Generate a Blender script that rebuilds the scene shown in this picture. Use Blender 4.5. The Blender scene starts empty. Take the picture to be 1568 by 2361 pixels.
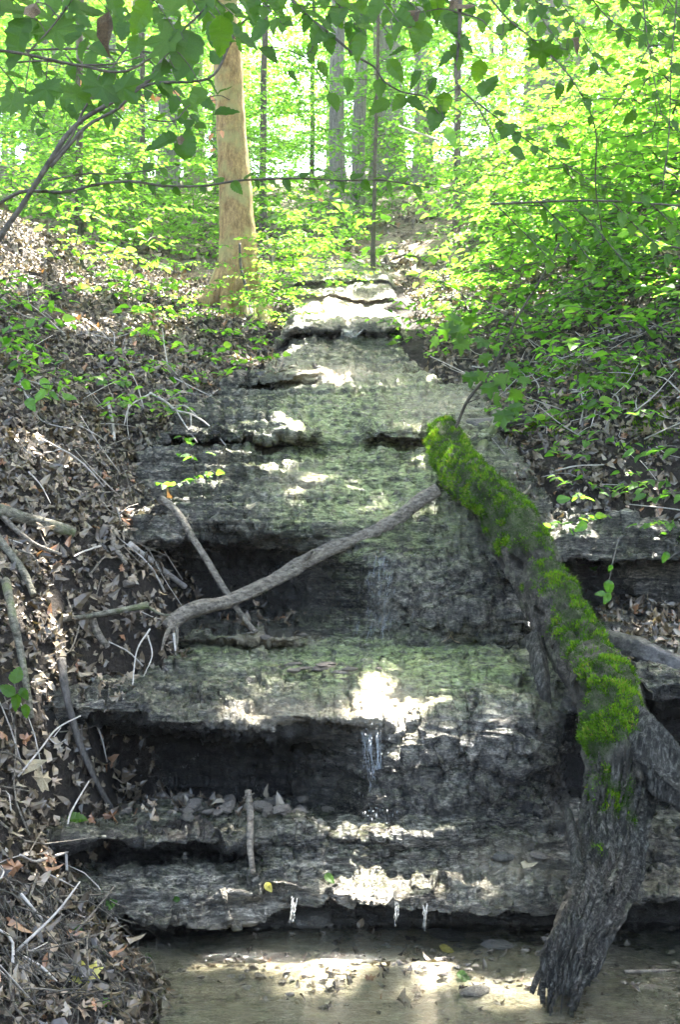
import bpy, math, random
import numpy as np
from mathutils import Vector, Matrix
from mathutils.bvhtree import BVHTree
R = math.radians
SC = bpy.context.scene
COL = SC.collection
rng = np.random.default_rng(7)
random.seed(7)

# ------------------------------------------------------------------ camera, sky, sun, exposure
F = 2530.0                      # focal length in the units used to survey the photograph (1568 x 2361)
cd = bpy.data.cameras.new('camera'); cam = bpy.data.objects.new('camera', cd); COL.objects.link(cam)
cam.location = (0, 0, 0); cam.rotation_euler = (R(90), 0, 0)
cd.sensor_fit = 'VERTICAL'; cd.sensor_height = 24; cd.lens = 24 * F / 2361.0
cd.clip_start = .05; cd.clip_end = 600
SC.camera = cam
SUN_EL, SUN_AZ = R(66), R(24)   # azimuth clockwise from +Y (the way the camera looks)
SUN = Vector((math.cos(SUN_EL) * math.sin(SUN_AZ), math.cos(SUN_EL) * math.cos(SUN_AZ), math.sin(SUN_EL)))
w = bpy.data.worlds.new('World'); SC.world = w; w.use_nodes = True
sky = w.node_tree.nodes.new('ShaderNodeTexSky'); sky.sky_type = 'NISHITA'; sky.sun_disc = False
sky.sun_elevation = SUN_EL; sky.sun_rotation = SUN_AZ; sky.dust_density = 5.0; sky.air_density = 1.0
bg = w.node_tree.nodes['Background']; bg.inputs[1].default_value = .1
w.node_tree.links.new(sky.outputs[0], bg.inputs[0])
sl = bpy.data.lights.new('sun', 'SUN'); sl.energy = 5.0; sl.angle = R(.5); sl.color = (1, .95, .86)
so = bpy.data.objects.new('sun', sl); COL.objects.link(so); so.rotation_euler = (-SUN).to_track_quat('-Z', 'Y').to_euler()
SC.view_settings.view_transform = 'Standard'; SC.view_settings.look = 'None'; SC.view_settings.gamma = 1
SC.view_settings.use_curve_mapping = False
SC.view_settings.exposure = 4.2
SC.cycles.use_denoising = True; SC.cycles.use_adaptive_sampling = True; SC.cycles.adaptive_threshold = .02
SC.cycles.max_bounces = 6; SC.cycles.diffuse_bounces = 4; SC.cycles.glossy_bounces = 2
SC.cycles.transmission_bounces = 5; SC.cycles.transparent_max_bounces = 8
SC.cycles.caustics_reflective = False; SC.cycles.caustics_refractive = False
SC.cycles.sample_clamp_indirect = 6

# ------------------------------------------------------------------ helpers
def at(px, row, y):
    return np.array([(px - 784) / F * y, y, (1180 - row) / F * y])
def _h(a, b, c, s):
    n = (a * 374761393 + b * 668265263 + c * 2147483647 + s * 1274126177) & 0xffffffff
    n = ((n ^ (n >> 13)) * 1274126177) & 0xffffffff
    n = ((n ^ (n >> 16)) * 2246822519) & 0xffffffff
    return ((n >> 8) & 0xffff).astype(np.float64) / 65535.0
def noise(P, s=0):
    P = np.asarray(P, float); i = np.floor(P).astype(np.int64); f = P - i; u = f * f * (3 - 2 * f)
    x, y, z = i[..., 0], i[..., 1], i[..., 2]; r = 0
    for dx in (0, 1):
        for dy in (0, 1):
            for dz in (0, 1):
                wt = (u[..., 0] if dx else 1 - u[..., 0]) * (u[..., 1] if dy else 1 - u[..., 1]) * (u[..., 2] if dz else 1 - u[..., 2])
                r = r + wt * _h(x + dx, y + dy, z + dz, s)
    return r * 2 - 1
def fbm(P, o=4, s=0, g=.5):
    a, r, t = 1, 0, 0; P = np.asarray(P, float)
    for k in range(o):
        r = r + a * noise(P * 2 ** k, s + k); t += a; a *= g
    return r / t
def ss(a, b, x):
    t = np.clip((x - a) / (b - a), 0, 1); return t * t * (3 - 2 * t)
def mesh(name, V, Fs, mat=None, smooth=True, attrs=None):
    me = bpy.data.meshes.new(name); V = np.asarray(V, np.float32)
    if not isinstance(Fs, (list, tuple)): Fs = [Fs]
    Fs = [np.asarray(f, np.int32) for f in Fs if len(f)]
    me.vertices.add(len(V)); me.vertices.foreach_set('co', V.ravel())
    lv = np.concatenate([f.ravel() for f in Fs]); me.loops.add(len(lv)); me.loops.foreach_set('vertex_index', lv)
    tot = np.concatenate([np.full(len(f), f.shape[1], np.int32) for f in Fs])
    me.polygons.add(len(tot)); st = np.concatenate([[0], np.cumsum(tot)[:-1]]).astype(np.int32)
    me.polygons.foreach_set('loop_start', st)
    me.polygons.foreach_set('use_smooth', np.full(len(tot), smooth))
    me.update(calc_edges=True); me.validate()
    for k, v in (attrs or {}).items():
        a = me.attributes.new(k, 'FLOAT', 'POINT'); a.data.foreach_set('value', np.asarray(v, np.float32))
    if mat: me.materials.append(mat)
    return me
def obj(name, me, parent=None, loc=None, **tags):
    o = bpy.data.objects.new(name, me); COL.objects.link(o)
    if parent: o.parent = parent
    if loc is not None: o.location = loc
    for k, v in tags.items(): o[k] = v
    return o
def thing(name, label, cat, loc=(0, 0, 0), group=None):
    o = obj(name, None, loc=loc, label=label, category=cat); o.empty_display_size = .1
    if group: o['group'] = group
    return o
def grid_faces(n, m, wrap=False):
    i = np.arange(n - 1)[:, None]; j = np.arange(m if wrap else m - 1)[None, :]; j2 = (j + 1) % m
    return np.stack([i * m + j, i * m + j2, (i + 1) * m + j2, (i + 1) * m + j], -1).reshape(-1, 4)
def smooth_path(P, n):
    P = np.asarray(P, float)
    if len(P) < 3:
        t = np.linspace(0, 1, n)[:, None]; return P[0] * (1 - t) + P[-1] * t
    Q = np.vstack([2 * P[0] - P[1], P, 2 * P[-1] - P[-2]]); out = []
    for u in np.linspace(0, len(P) - 1 - 1e-6, n):
        k = int(u); t = u - k; a, b, c, d = Q[k:k + 4]
        out.append(.5 * (2 * b + (c - a) * t + (2 * a - 5 * b + 4 * c - d) * t * t + (3 * b - a - 3 * c + d) * t ** 3))
    return np.array(out)
def frames(P):
    T = np.gradient(P, axis=0); T /= np.linalg.norm(T, axis=1)[:, None] + 1e-9
    up = np.array([0, 0, 1.]) if abs(T[0, 2]) < .9 else np.array([1., 0, 0])
    A = np.zeros_like(P); a = np.cross(T[0], up); a /= np.linalg.norm(a)
    for i in range(len(P)):
        a = a - T[i] * a.dot(T[i]); a /= np.linalg.norm(a) + 1e-9; A[i] = a
    return T, A, np.cross(T, A)
def tube(P, r, sides=8, disp=None, cap=True):
    """P (n,3), r (n,), disp(u, ang, pos)->radius factor"""
    P = np.asarray(P, float); r = np.broadcast_to(np.asarray(r, float), (len(P),)); T, A, B = frames(P)
    th = np.linspace(0, 2 * math.pi, sides, endpoint=False); c, s = np.cos(th), np.sin(th)
    rr = np.repeat(r[:, None], sides, 1)
    D = A[:, None] * c[None, :, None] + B[:, None] * s[None, :, None]
    if disp is not None:
        u = np.repeat(np.linspace(0, 1, len(P))[:, None], sides, 1)
        rr = rr * disp(u, np.repeat(th[None], len(P), 0), P[:, None] + D * rr[..., None])
    V = (P[:, None] + D * rr[..., None]).reshape(-1, 3); Fq = grid_faces(len(P), sides, True)
    if not cap: return V, Fq, np.zeros((0, 3), int)
    n = len(V); V = np.vstack([V, P[0], P[-1]]); j = np.arange(sides); j2 = (j + 1) % sides; b = (len(P) - 1) * sides
    Ft = np.vstack([np.stack([j2, j, np.full(sides, n)], 1), np.stack([b + j, b + j2, np.full(sides, n + 1)], 1)])
    return V, Fq, Ft
def join(parts):
    V, Q, T, o = [], [], [], 0
    for v, q, t in parts:
        V.append(v); Q.append(q + o); T.append(t + o); o += len(v)
    return np.vstack(V), np.vstack(Q), np.vstack(T)
def stick_disp(seed, a=.12, f=9, ridge=.06):
    def d(u, th, pos):
        return 1 + a * fbm(pos * f, 3, seed) + ridge * fbm(np.stack([np.cos(th) * 2.5, np.sin(th) * 2.5, u * 3], -1), 2, seed + 3)
    return d

# leaf templates: axis +Y, normal +Z, unit length
def ribbon_leaf(n, wid, tooth=0., fold=.25, droop=.25, wave=0.):
    t = np.linspace(0, 1, n + 1); V = []; 
    prof = np.sin(np.pi * np.clip(t, 0, 1) ** .72) ** .8 * (1.12 - .35 * t) * wid
    for k in range(n + 1):
        V.append((0, t[k], -droop * t[k] ** 2))
    L = []; Rr = []
    for k in range(1, n):
        w_ = prof[k] * (1 + (tooth if k % 2 else -tooth))
        z = -droop * t[k] ** 2 + fold * w_ + wave * math.sin(k * 2.1)
        L.append(len(V)); V.append((-w_, t[k] + (.03 if k % 2 else 0), z)); Rr.append(len(V)); V.append((w_, t[k] + (.03 if k % 2 else 0), -droop * t[k] ** 2 + fold * w_ - wave * math.sin(k * 2.1)))
    T = []
    for S, fl in ((L, 0), (Rr, 1)):
        tri = [(0, S[0], 1)]
        for k in range(1, n - 1): tri += [(k, S[k - 1], S[k]), (k, S[k], k + 1)]
        tri.append((n - 1, S[-1], n))
        T += [(a, b, c) if fl else (a, c, b) for a, b, c in tri]
    return np.array(V, float), np.array(T)
def lobed_leaf(outline, curl=.2, seed=0):
    r = np.random.default_rng(seed); c = np.array([[0, .38, .02]])
    half = [(x, y) for x, y in outline]
    pts = half + [(-x, y) for x, y in reversed(half[1:-1])] 
    O = np.array([(x, y, 0) for x, y in pts], float)
    O[:, 2] = curl * (np.abs(O[:, 0]) ** 1.5) * (1 if seed % 2 else -1) - .15 * O[:, 1] ** 2 + r.normal(0, .15 * abs(curl), len(O))
    V = np.vstack([c, O]); n = len(O); j = np.arange(n)
    return V, np.stack([np.zeros(n, int), 1 + (j + 1) % n, 1 + j], 1)
MAPLE = [(0, 0), (.12, .1), (.36, .02), (.33, .17), (.6, .3), (.42, .38), (.52, .66), (.3, .58), (.16, .62), (.14, .8), (0, 1)]
OAK = [(0, 0), (.08, .12), (.22, .16), (.13, .28), (.36, .36), (.2, .48), (.36, .62), (.18, .7), (.16, .86), (0, 1)]
T_RHOMB = (np.array([(0, 0, 0), (.3, .5, .07), (0, 1, -.12), (-.3, .5, .07)], float), np.array([(0, 1, 2), (0, 2, 3)]))
T_OVAL = ribbon_leaf(4, .3, 0, .2, .2)
T_OVATE = ribbon_leaf(13, .31, .075, .22, .25, .012)
T_BEECH = ribbon_leaf(13, .36, .08, .3, .15, .02)
T_MAPLE = lobed_leaf(MAPLE, .12, 1)
LITTER = [lobed_leaf(MAPLE, .7, 2), lobed_leaf(OAK, .8, 3), ribbon_leaf(5, .27, .12, .6, .5, .05), lobed_leaf(MAPLE, .6, 5), ribbon_leaf(4, .3, .1, -.4, -.6, .06), lobed_leaf(OAK, -.5, 7)]
def unit(v): return v / (np.linalg.norm(v, axis=-1, keepdims=True) + 1e-9)
def batch(tpl, P, D, N, S, tint=None):
    """stack leaf copies -> V, tris, tint"""
    V0, T0 = tpl; P = np.asarray(P, float); D = unit(np.asarray(D, float)); X = unit(np.cross(D, N)); Z = np.cross(X, D)
    S = np.broadcast_to(S, (len(P),)); M = np.stack([X, D, Z], -1)
    V = np.einsum('nij,vj->nvi', M, V0) * S[:, None, None] + P[:, None]
    T = T0[None] + (np.arange(len(P)) * len(V0))[:, None, None]
    if tint is None: tint = rng.random(len(P))
    return V.reshape(-1, 3), T.reshape(-1, 3), np.repeat(tint, len(V0))
def merge(bs):
    V, T, A, o = [], [], [], 0
    for v, t, a in bs: V.append(v); T.append(t + o); A.append(a); o += len(v)
    return np.vstack(V), np.vstack(T), np.concatenate(A)

# ------------------------------------------------------------------ materials
def newmat(name):
    m = bpy.data.materials.new(name); m.use_nodes = True; nt = m.node_tree; nt.nodes.clear()
    o = nt.nodes.new('ShaderNodeOutputMaterial'); return m, nt, o
class NB:
    def __init__(s, nt): s.nt = nt
    def n(s, t, **k):
        x = s.nt.nodes.new(t)
        for a, b in k.items(): setattr(x, a, b)
        return x
    def l(s, a, b): s.nt.links.new(a, b)
    def geo(s): return s.n('ShaderNodeTexCoord').outputs['Object']
    def noise(s, scale, detail=4, rough=.6, stretch=None, dist=0):
        x = s.n('ShaderNodeTexNoise'); x.inputs['Scale'].default_value = scale; x.inputs['Detail'].default_value = detail
        x.inputs['Roughness'].default_value = rough; x.inputs['Distortion'].default_value = dist
        c = s.geo()
        if stretch:
            m = s.n('ShaderNodeMapping'); m.inputs['Scale'].default_value = stretch; s.l(c, m.inputs[0]); c = m.outputs[0]
        s.l(c, x.inputs['Vector']); return x.outputs['Fac']
    def ramp(s, f, stops):
        r = s.n('ShaderNodeValToRGB'); e = r.color_ramp.elements
        while len(e) < len(stops): e.new(.5)
        for k, (p, c) in enumerate(stops):
            e[k].position = p; e[k].color = (c, c, c, 1) if isinstance(c, (int, float)) else (*c, 1)
        s.l(f, r.inputs[0]); return r.outputs[0]
    def mix(s, f, a, b, bt='MIX'):
        m = s.n('ShaderNodeMix', data_type='RGBA', blend_type=bt)
        for i, v in ((0, f), (6, a), (7, b)):
            if isinstance(v, (int, float)): m.inputs[i].default_value = v if i == 0 else (v, v, v, 1)
            elif isinstance(v, tuple): m.inputs[i].default_value = (*v, 1)
            else: s.l(v, m.inputs[i])
        return m.outputs[2]
    def attr(s, name): return s.n('ShaderNodeAttribute', attribute_name=name).outputs['Fac']
    def math(s, op, a, b):
        m = s.n('ShaderNodeMath', operation=op)
        for i, v in ((0, a), (1, b)):
            if isinstance(v, (int, float)): m.inputs[i].default_value = v
            else: s.l(v, m.inputs[i])
        return m.outputs[0]
    def bump(s, f, strength, dist=.01, prev=None):
        b = s.n('ShaderNodeBump'); b.inputs['Strength'].default_value = strength; b.inputs['Distance'].default_value = dist
        s.l(f, b.inputs['Height'])
        if prev: s.l(prev, b.inputs['Normal'])
        return b.outputs[0]
    def pbr(s, out, col, rough=.6, nrm=None, spec=.5, **k):
        p = s.n('ShaderNodeBsdfPrincipled')
        for i, v in (('Base Color', col), ('Roughness', rough)):
            if isinstance(v, (int, float)): p.inputs[i].default_value = v
            elif isinstance(v, tuple): p.inputs[i].default_value = (*v, 1)
            else: s.l(v, p.inputs[i])
        p.inputs['Specular IOR Level'].default_value = spec
        if nrm: s.l(nrm, p.inputs['Normal'])
        for a, v in k.items(): p.inputs[a].default_value = v
        if out: s.l(p.outputs[0], out.inputs[0])
        return p.outputs[0]
def leaf_mat(name, stops, trans=.5, tscale=1.6, gloss=.06, rough=.45):
    m, nt, o = newmat(name); b = NB(nt)
    c = b.ramp(b.attr('tint'), stops)
    nz = b.noise(40, 2, .6); c = b.mix(.35, c, b.mix(1, c, b.ramp(nz, [(.3, .55), (.7, 1.2)]), 'MULTIPLY'))
    d = b.n('ShaderNodeBsdfDiffuse'); b.l(c, d.inputs[0])
    t = b.n('ShaderNodeBsdfTranslucent'); tc = b.mix(1, c, (tscale * 1.0, tscale * 1.05, tscale * .55), 'MULTIPLY'); b.l(tc, t.inputs[0])
    s1 = b.n('ShaderNodeMixShader'); s1.inputs[0].default_value = trans; b.l(d.outputs[0], s1.inputs[1]); b.l(t.outputs[0], s1.inputs[2])
    g = b.n('ShaderNodeBsdfGlossy'); g.inputs['Roughness'].default_value = rough
    s2 = b.n('ShaderNodeMixShader'); s2.inputs[0].default_value = gloss; b.l(s1.outputs[0], s2.inputs[1]); b.l(g.outputs[0], s2.inputs[2])
    b.l(s2.outputs[0], o.inputs[0]); return m
M_LEAF = leaf_mat('understory_leaf', [(0, (.05, .135, .016)), (.5, (.085, .2, .025)), (.85, (.13, .27, .04)), (1, (.22, .32, .05))], .6, 2.2, .03, .5)
M_CANOPY = leaf_mat('canopy_leaf', [(0, (.035, .09, .015)), (1, (.08, .17, .025))], .3, 1.3)
M_NEAR = leaf_mat('near_leaf', [(0, (.03, .08, .007)), (.6, (.05, .12, .01)), (1, (.075, .15, .013))], .5, 1.9, .02, .5)
M_ORANGE = leaf_mat('orange_leaf', [(0, (.5, .2, .08)), (1, (.6, .3, .1))], .4, 1.2)
M_YELLOW = leaf_mat('yellow_leaf', [(0, (.55, .5, .1)), (1, (.6, .45, .12))], .3, 1.0)
M_LITTER = leaf_mat('dead_leaf', [(0, (.022, .015, .009)), (.35, (.07, .05, .031)), (.7, (.17, .13, .083)), (.9, (.33, .27, .19)), (1, (.3, .15, .075))], .15, 1.0, .07, .4)
M_MOSS = leaf_mat('moss_blade', [(0, (.022, .055, .006)), (.5, (.07, .155, .012)), (.85, (.15, .28, .02)), (1, (.22, .2, .05))], .35, 1.5, .0)

def rock_mat():
    m, nt, o = newmat('wet_limestone'); b = NB(nt)
    n1 = b.noise(3.2, 8, .65); n2 = b.noise(20, 6, .7, (.6, 1, 1.6)); n3 = b.noise(2.2, 5, .6, (1, 1, 24), .3); s1 = b.mix(b.attr('mound'), b.noise(34, 6, .7, (.6, 1, 2.6)), b.noise(30, 5, .65)); s2 = b.noise(95, 3, .7, (.5, 1, 1.8))
    c = b.ramp(n1, [(.32, (.035, .03, .023)), (.5, (.11, .098, .078)), (.68, (.29, .26, .21))])
    c = b.mix(.9, c, b.ramp(s1, [(.38, .1), (.5, .75), (.6, 2.0)]), 'MULTIPLY'); c = b.mix(.7, c, b.ramp(s2, [(.38, .3), (.5, .9), (.62, 1.7)]), 'MULTIPLY')
    c = b.mix(b.math('SUBTRACT', .65, b.math('MULTIPLY', b.attr('mound'), .5)), c, b.ramp(n3, [(.38, .2), (.58, 1.4)]), 'MULTIPLY')
    al = b.math('MULTIPLY', b.attr('algae'), b.ramp(n2, [(.36, 0.), (.56, 1.)]))
    c = b.mix(al, c, b.mix(b.ramp(s1, [(.38, 0.), (.6, 1.)]), (.12, .15, .045), (.5, .58, .24)))
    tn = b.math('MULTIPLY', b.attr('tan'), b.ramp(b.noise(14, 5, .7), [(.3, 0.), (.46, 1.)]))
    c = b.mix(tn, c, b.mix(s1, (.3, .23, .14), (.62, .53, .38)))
    c = b.mix(b.attr('shade_dirt'), c, b.mix(n2, (.008, .007, .006), (.035, .03, .024)))  # near-black tone, also carries the painted shade of the hollows
    h = b.bump(n3, .6, .04); h = b.bump(s1, 1., .035, h); h = b.bump(s2, 1., .012, h)
    c = b.mix(b.math('MULTIPLY', b.math('ADD', b.attr('mound'), b.math('MULTIPLY', b.attr('wet'), .2)), .5), c, b.mix(1, c, (.42, .42, .44), 'MULTIPLY'))
    rg = b.math('SUBTRACT', b.ramp(n1, [(.35, .2), (.65, .45)]), b.math('MULTIPLY', b.attr('wet'), .15))
    b.pbr(o, c, rg, h, .5); return m
M_ROCK = rock_mat()
def soil_mat():
    m, nt, o = newmat('forest_soil'); b = NB(nt); n1 = b.noise(6, 6, .7); n2 = b.noise(45, 5, .75)
    c = b.ramp(n1, [(.3, (.014, .011, .008)), (.7, (.05, .038, .028))]); c = b.mix(.7, c, b.ramp(n2, [(.35, .4), (.7, 2.0)]), 'MULTIPLY')
    b.pbr(o, c, .85, b.bump(n2, 1., .05, b.bump(n1, .8, .08)), .3); return m
M_SOIL = soil_mat()
def floor_mat():
    m, nt, o = newmat('far_leaf_floor'); b = NB(nt); n1 = b.noise(2.5, 5, .6); n2 = b.noise(14, 6, .8)
    c = b.ramp(n2, [(.35, (.05, .04, .03)), (.5, (.16, .125, .09)), (.62, (.34, .28, .21))])
    c = b.mix(b.ramp(n1, [(.45, 0.), (.65, .5)]), c, (.07, .14, .03))
    b.pbr(o, c, .9, b.bump(n2, .8, .05), .2); return m
M_FLOOR = floor_mat()
def bark(name, lo, hi, stretch=(6, 6, 1), sc=6, bs=.8, rough=.85, lichen=None, axis_attr=False):
    m, nt, o = newmat(name); b = NB(nt); n1 = b.noise(sc, 6, .7, stretch); n2 = b.noise(sc * .5, 4, .6); n3 = b.noise(sc * 9, 4, .7)
    c = b.ramp(n1, [(.35, lo), (.65, hi)]); c = b.mix(.5, c, b.ramp(n3, [(.35, .5), (.65, 1.3)]), 'MULTIPLY')
    if lichen: c = b.mix(b.ramp(n2, [(.5, 0.), (.62, .8)]), c, lichen)
    h = b.bump(n1, bs, .02); h = b.bump(n3, .5, .005, h); b.pbr(o, c, rough, h, .3); return m
M_BARK_TAN = bark('smooth_tan_bark', (.15, .095, .038), (.42, .29, .125), (4, 4, 1.4), 5, .8, .8, (.3, .29, .12))
M_BARK_GREY = bark('grey_bark', (.12, .11, .1), (.27, .25, .23), (9, 9, 1), 3)
M_BARK_DARK = bark('dark_sapling_bark', (.05, .045, .035), (.13, .115, .09), (4, 4, 4), 5)
M_DEAD = bark('weathered_deadwood', (.05, .041, .03), (.29, .25, .195), (3, 3, 6), 12, .9, .7)
M_PALE = bark('pale_dead_twig', (.3, .27, .23), (.5, .45, .4), (3, 3, 3), 9, .4, .7)
M_MOSSY_STICK = bark('mossy_stick_bark', (.05, .045, .03), (.26, .24, .18), (3, 3, 5), 10, .9, .8, (.12, .14, .05))
M_STONE = bark('loose_stone', (.09, .075, .06), (.3, .26, .21), (1, 1, 1), 12, .8, .6)
def log_mat():
    m, nt, o = newmat('rotting_log_bark'); b = NB(nt); n1 = b.noise(16, 7, .75); n2 = b.noise(70, 4, .7); n3 = b.noise(4, 3, .6); g = b.noise(15, 6, .75, (4.5, 4.5, .7), .4)
    c = b.ramp(n1, [(.34, (.012, .01, .008)), (.5, (.05, .044, .034)), (.66, (.21, .185, .15))])
    c = b.mix(b.ramp(n3, [(.55, 0.), (.68, .6)]), c, (.12, .145, .07))
    c = b.mix(b.math('MULTIPLY', b.attr('dark'), .95), c, b.mix(1, b.ramp(g, [(.36, (.004, .004, .003)), (.5, (.035, .033, .027)), (.64, (.17, .165, .14))]), b.ramp(n2, [(.35, .5), (.65, 1.4)]), 'MULTIPLY'))
    c = b.mix(b.math('MULTIPLY', b.attr('moss'), .6), c, b.mix(n1, (.02, .022, .008), (.06, .1, .015)))
    b.pbr(o, c, .72, b.bump(n2, .7, .008, b.bump(g, .8, .03, b.bump(n1, .9, .03))), .25); return m
M_LOG = log_mat()
def water_mat(name, gl=.04, tint=(.9, .95, .95), scale=(1, 5, 1), bs=.25, white=0.):
    m, nt, o = newmat(name); b = NB(nt)
    h = b.bump(b.noise(14, 4, .65, scale), bs, .03)
    g = b.n('ShaderNodeBsdfGlossy'); g.inputs['Roughness'].default_value = gl; b.l(h, g.inputs['Normal'])
    t = b.n('ShaderNodeBsdfTransparent'); t.inputs[0].default_value = (*tint, 1)
    fr = b.n('ShaderNodeFresnel'); fr.inputs[0].default_value = 1.33; b.l(h, fr.inputs['Normal'])
    s = b.n('ShaderNodeMixShader'); b.l(fr.outputs[0], s.inputs[0]); b.l(t.outputs[0], s.inputs[1]); b.l(g.outputs[0], s.inputs[2])
    last = s.outputs[0]
    if white:
        d = b.n('ShaderNodeBsdfTranslucent'); d.inputs[0].default_value = (.9, .93, .95, 1)
        d2 = b.n('ShaderNodeBsdfDiffuse'); d2.inputs[0].default_value = (.85, .88, .9, 1)
        a = b.n('ShaderNodeAddShader'); b.l(d.outputs[0], a.inputs[0]); b.l(d2.outputs[0], a.inputs[1])
        q = b.n('ShaderNodeMixShader'); q.inputs[0].default_value = white; b.l(last, q.inputs[1]); b.l(a.outputs[0], q.inputs[2]); last = q.outputs[0]
    b.l(last, o.inputs[0]); return m
M_WATER = water_mat('clear_shallow_water', .06, (.93, .96, .93), (1, 3.5, 1), .7)
M_SLIDE = water_mat('water_film', .25, (.96, .98, .97), (30, 30, 3), .6, .12)
M_FALL = water_mat('falling_water', .05, (.95, .97, .97), (30, 30, 3), .6, .13)

# ------------------------------------------------------------------ the stepped stream bed
PX = np.arange(-60, 1960, 3.6)
def I(d):
    if isinstance(d, (int, float)): return np.full(len(PX), float(d))
    k = sorted(d); return np.interp(PX, k, [d[i] for i in k])
FE = []
def RW(row, y): yy = I(y); FE.append((yy, (1180 - I(row)) / F * yy))
def YZ(y, z): FE.append((I(y), I(z)))
def PL(row):                       # a point of the level pool bed seen on that row
    rr = I(row); y = 1.54 * F / (rr - 1180); FE.append((y, np.full(len(PX), -1.54)))
PL(2600); PL(2361); PL({0: 2210, 350: 2190, 600: 2160, 1200: 2160, 1900: 2150})
YZ(4.04, -1.53); YZ(4.04, -1.44)
lip1 = {0: 2085, 200: 2095, 350: 2128, 500: 2120, 640: 2092, 700: 2078, 850: 2088, 1000: 2092, 1200: 2110, 1300: 2100, 1500: 2085, 1900: 2080}
RW(lip1, 3.86); RW({k: v - 16 for k, v in lip1.items()}, 3.82); RW({k: v - 42 for k, v in lip1.items()}, 3.88)
RW({0: 2010, 300: 1985, 450: 1975, 560: 2000, 700: 2005, 1900: 2000}, 4.06)
RW({0: 1985, 300: 1965, 540: 1960, 640: 1965, 1900: 1965}, {0: 4.40, 500: 4.36, 590: 4.13, 1900: 4.12})
YZ({0: 4.42, 500: 4.38, 590: 4.15, 1900: 4.14}, {0: -1.23, 520: -1.23, 590: -1.28, 1900: -1.26})
RW({0: 1950, 110: 1945, 300: 1932, 450: 1926, 560: 1935, 700: 1930, 1900: 1930}, {0: 4.0, 500: 4.02, 600: 4.15, 1900: 4.16})
RW({0: 1930, 110: 1925, 300: 1908, 450: 1904, 560: 1915, 1900: 1915}, {0: 4.03, 500: 4.05, 600: 4.18, 1900: 4.18})
RW({0: 1880, 300: 1870, 560: 1860, 750: 1862, 850: 1890, 1000: 1862, 1300: 1850, 1900: 1850}, {0: 4.6, 780: 4.6, 870: 4.27, 1250: 4.25, 1400: 4.5, 1900: 4.6})
RW({0: 1838, 780: 1832, 880: 1805, 1250: 1800, 1400: 1830, 1900: 1830}, {0: 5.05, 480: 5.0, 640: 4.85, 760: 4.62, 900: 4.33, 1240: 4.33, 1400: 5.0, 1900: 5.1})
RW({0: 1660, 500: 1690, 640: 1700, 760: 1705, 900: 1745, 1250: 1740, 1400: 1640, 1900: 1600}, {0: 5.0, 480: 4.95, 640: 4.82, 760: 4.62, 900: 4.38, 1240: 4.38, 1400: 5.0, 1900: 5.1})
l2 = {0: 1640, 150: 1640, 300: 1650, 500: 1682, 620: 1690, 700: 1668, 800: 1680, 860: 1690, 950: 1680, 1250: 1670, 1400: 1600, 1900: 1570}
RW(l2, {0: 4.45, 800: 4.43, 1900: 4.45}); RW({k: v - 24 for k, v in l2.items()}, {0: 4.36, 850: 4.38, 950: 4.47, 1900: 4.45})
RW({0: 1590, 500: 1615, 850: 1640, 1250: 1610, 1400: 1560, 1900: 1530}, {0: 4.44, 850: 4.47, 950: 4.56, 1900: 4.5})
RW({0: 1550, 1250: 1560, 1400: 1520, 1900: 1500}, 4.85); RW({0: 1510, 700: 1505, 1250: 1500, 1400: 1470, 1900: 1460}, 5.25)
RW({0: 1490, 420: 1490, 700: 1486, 1250: 1485, 1400: 1430, 1900: 1430}, {0: 5.45, 650: 5.48, 720: 5.33, 1900: 5.4})
RW({0: 1470, 700: 1466, 1250: 1468, 1400: 1420, 1900: 1420}, {0: 5.28, 650: 5.3, 720: 5.36, 1900: 5.45})
RW({0: 1450, 680: 1448, 850: 1450, 1250: 1440, 1400: 1405, 1900: 1405}, {0: 5.36, 680: 5.38, 1900: 5.6})
RW({0: 1405, 780: 1400, 860: 1400, 1200: 1400, 1300: 1385, 1900: 1385}, {0: 5.95, 560: 5.95, 720: 5.72, 870: 5.45, 1180: 5.45, 1300: 5.85, 1900: 5.9})
RW({0: 1270, 650: 1262, 860: 1310, 1180: 1320, 1300: 1292, 1900: 1292}, {0: 5.95, 560: 5.92, 720: 5.7, 870: 5.47, 1180: 5.48, 1300: 5.8, 1900: 5.85})
RW({0: 1235, 500: 1225, 650: 1222, 850: 1255, 1180: 1262, 1300: 1282, 1900: 1280}, {0: 5.5, 700: 5.5, 860: 5.5, 1180: 5.52, 1300: 5.5, 1900: 5.5})
RW({0: 1205, 500: 1196, 700: 1192, 850: 1200, 1000: 1190, 1180: 1200, 1300: 1258, 1900: 1258}, {0: 5.5, 800: 5.52, 1000: 5.62, 1180: 5.65, 1300: 5.5, 1900: 5.55})
RW({0: 1110, 1900: 1110}, 6.0); RW({0: 1040, 400: 1035, 600: 1042, 1900: 1040}, 6.42)
u3 = {0: 1., 690: 1., 760: 0., 830: 0., 870: 1., 960: 1., 1000: 0., 1900: 0.}
mixd = lambda a, b: {k: a * v + b * (1 - v) for k, v in u3.items()}
RW(mixd(1030, 1031), mixd(6.72, 6.5)); RW(mixd(1008, 1020), mixd(6.72, 6.55))
RW(mixd(1004, 1010), mixd(6.40, 6.6)); RW(mixd(984, 992), mixd(6.44, 6.7))
RW(938, 7.1); RW({0: 900, 500: 902, 740: 898, 1900: 900}, 7.62)
RW({0: 893, 500: 893, 700: 890, 780: 886, 1900: 885}, {0: 7.95, 680: 7.9, 760: 7.85, 1900: 7.9})
RW({0: 868, 500: 868, 700: 868, 780: 872, 1900: 872}, {0: 7.72, 680: 7.72, 760: 8.1, 1900: 8.1})
RW({0: 850, 1900: 852}, {0: 8.2, 680: 8.3, 800: 8.75, 1900: 8.7}); RW(800, 9.15)
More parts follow.
